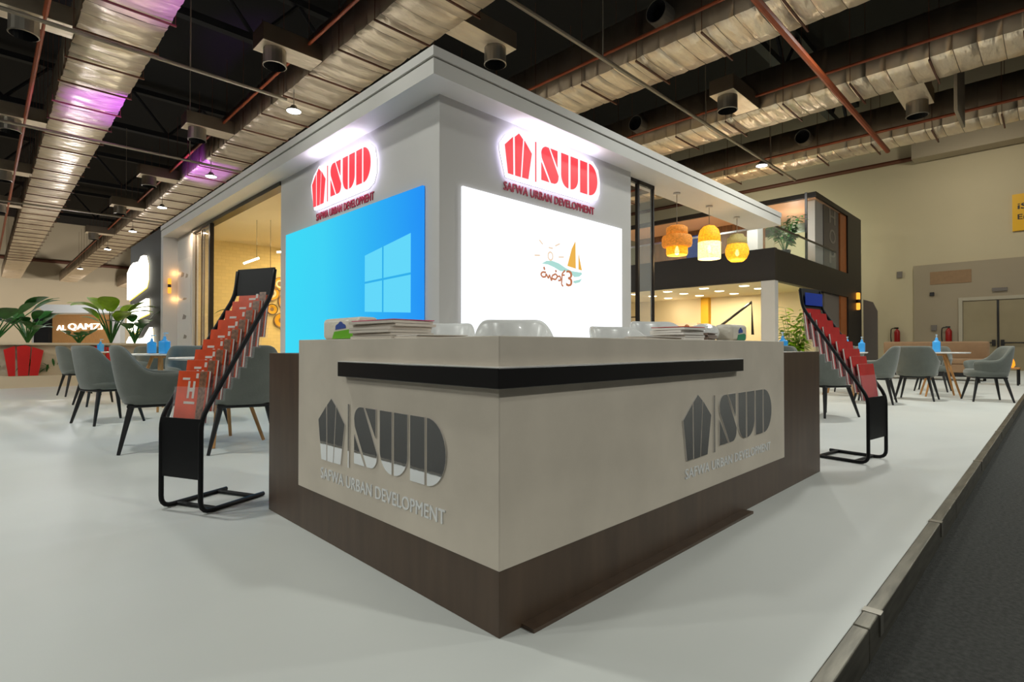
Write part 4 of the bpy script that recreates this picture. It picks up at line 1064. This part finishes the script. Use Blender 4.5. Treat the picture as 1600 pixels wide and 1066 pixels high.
# ------------------------------------------------------------------ lights
def area(loc, size, power, col=(1, 1, 1), rot=(0, 0, 0), shape='DISK', size_y=None, spread=None):
    l = bpy.data.lights.new('lamp', 'AREA'); l.shape = shape; l.size = size; l.energy = power; l.color = col
    if size_y: l.size_y = size_y
    if spread: l.spread = spread
    o = bpy.data.objects.new('lamp', l); COL.objects.link(o); o.location = loc; o.rotation_euler = rot; return o
def point(loc, power, col, r=.1):
    l = bpy.data.lights.new('lamp', 'POINT'); l.energy = power; l.color = col; l.shadow_soft_size = r
    o = bpy.data.objects.new('lamp', l); COL.objects.link(o); o.location = loc; return o
def spot(loc, to, power, col, ang=60, r=.1, blend=.6):
    l = bpy.data.lights.new('lamp', 'SPOT'); l.energy = power; l.color = col; l.spot_size = math.radians(ang); l.shadow_soft_size = r; l.spot_blend = blend
    o = bpy.data.objects.new('lamp', l); COL.objects.link(o); o.location = loc
    o.rotation_euler = (Vector(to)-Vector(loc)).to_track_quat('-Z', 'Y').to_euler(); return o
W = (.97, 1, .93); WW = (1, .86, .66)
for x, y in lamps: area((x, y, 5.75), .28, 150, W)
for x, y, p in ((-4, -3, 110), (-5, 4, 165), (3.5, -5, 270), (10.5, -4.5, 310), (10, 2.0, 170), (18.5, -3, 230), (-5, 13, 220), (-4, 22, 170), (12, 15, 120), (20, 15, 120), (22, 26, 200), (11, 30, 200), (-6, 34, 200)):
    area((x, y, 5.8), .5, p, W)
area((-.4, 5.6, 6.9), .45, 150, W); area((5.6, -.2, 6.7), .45, 230, (.86, .97, 1), rot=(.5, 0, 0)); area((-10, 9, 6.2), .6, 300, W, rot=(0, -.85, 0)); point((25, 8, 5.2), 90, (.85, 1, .7), .3)  # the tilted far left light is added to brighten the tower's left face
for x, y, p in ((22.5, 2, 95), (22.5, -5, 80), (22.5, 10, 130)): area((x, y, 7.6), .5, p, (1, .95, .78), rot=(0, -.7, 0))  # unseen lights added and aimed to brighten the right hall wall
for x in (-12, -2, 8, 18): area((x, 51, 5.2), .6, 360, (1, .93, .88), rot=(1.2, 0, 0))  # unseen lights added to brighten the far hall wall
for x, y in ((2, 36), (10, 40), (-8, 42)): area((x, y, 6.2), .6, 500, W)
for y in (9.5, 11.2, 13): area((6.0, y, KB-.06), .8, 55, (1, .78, .42))
point((3.3, 14.83, 2.62), .7, (1, .5, .15), .03); point((3.3, 14.83, 2.0), .7, (1, .5, .15), .03)
for x in (8.42, 9.63, 10.84): point((x, 4.53, 2.35), 14, (1, .66, .28), .08)
for x, y in dl[::2]: area((x, y, 2.58), .25, 22, (1, .85, .58))
for x, y in ((16, 7), (17, 6), (17.5, 9)): pass
area((3.2, 13.6, KB-.04), .2, 9, (1, .74, .5)); point((2.6, 27.5, 3.6), 160, (.92, .92, 1), .2)  # the point is an unseen light added to brighten the far white canopy
point((18.1, 9.9, 2.15), 5, WW, .05); area((19, 10, 5.3), .5, 60, WW); area((19.6, 6.6, 5.35), .4, 18, WW); point((17.5, 7, 4.4), 25, WW, .2); point((19.6, 6.2, 4.7), 30, (1, .84, .7), .15)  # extra lights without fittings, added to brighten the brown stand's walls and soffit
# strips added in front of the two logos to throw their glow on the soffit
area((TX-.16, 6.55, 3.34), 1.3, 2.6, (.80, .76, 1), rot=(0, PI, PI/2), shape='RECTANGLE', size_y=.05)
area((5.15, TY-.16, 3.34), 1.5, 2.6, (.80, .80, 1), rot=(PI, 0, 0), shape='RECTANGLE', size_y=.05)
spot((3.0, 14.0, 4.2), (2.1, 15.1, 6.3), 900, (.5, .08, 1), 52); spot((3.2, 17.7, 4.2), (4.9, 18.5, 6.3), 900, (.5, .08, 1), 52); spot((3.3, 9.0, 4.2), (2.2, 9.6, 6.3), 380, (.6, .15, 1), 50)

w = bpy.data.worlds.new('world'); SC.world = w; w.use_nodes = True
w.node_tree.nodes['Background'].inputs[0].default_value = (.9, .9, 1, 1); w.node_tree.nodes['Background'].inputs[1].default_value = .02

# ------------------------------------------------------------------ camera
cam = bpy.data.cameras.new('camera'); co = bpy.data.objects.new('camera', cam); COL.objects.link(co)
cam.sensor_width = 36; cam.lens = 841.7/1600*36; cam.clip_end = 300; cam.clip_start = .05
co.location = (0, 0, .856)
co.rotation_euler = (PI/2+dg(.63), 0, dg(45.39)-PI/2)
SC.camera = co
SC.view_settings.view_transform = 'Standard'; SC.view_settings.look = 'None'; SC.view_settings.gamma = 1; SC.view_settings.use_curve_mapping = False
SC.view_settings.exposure = 0
SC.cycles.use_denoising = True
SC.cycles.max_bounces = 6; SC.cycles.diffuse_bounces = 3; SC.cycles.glossy_bounces = 3; SC.cycles.transparent_max_bounces = 10
SC.cycles.sample_clamp_indirect = 4
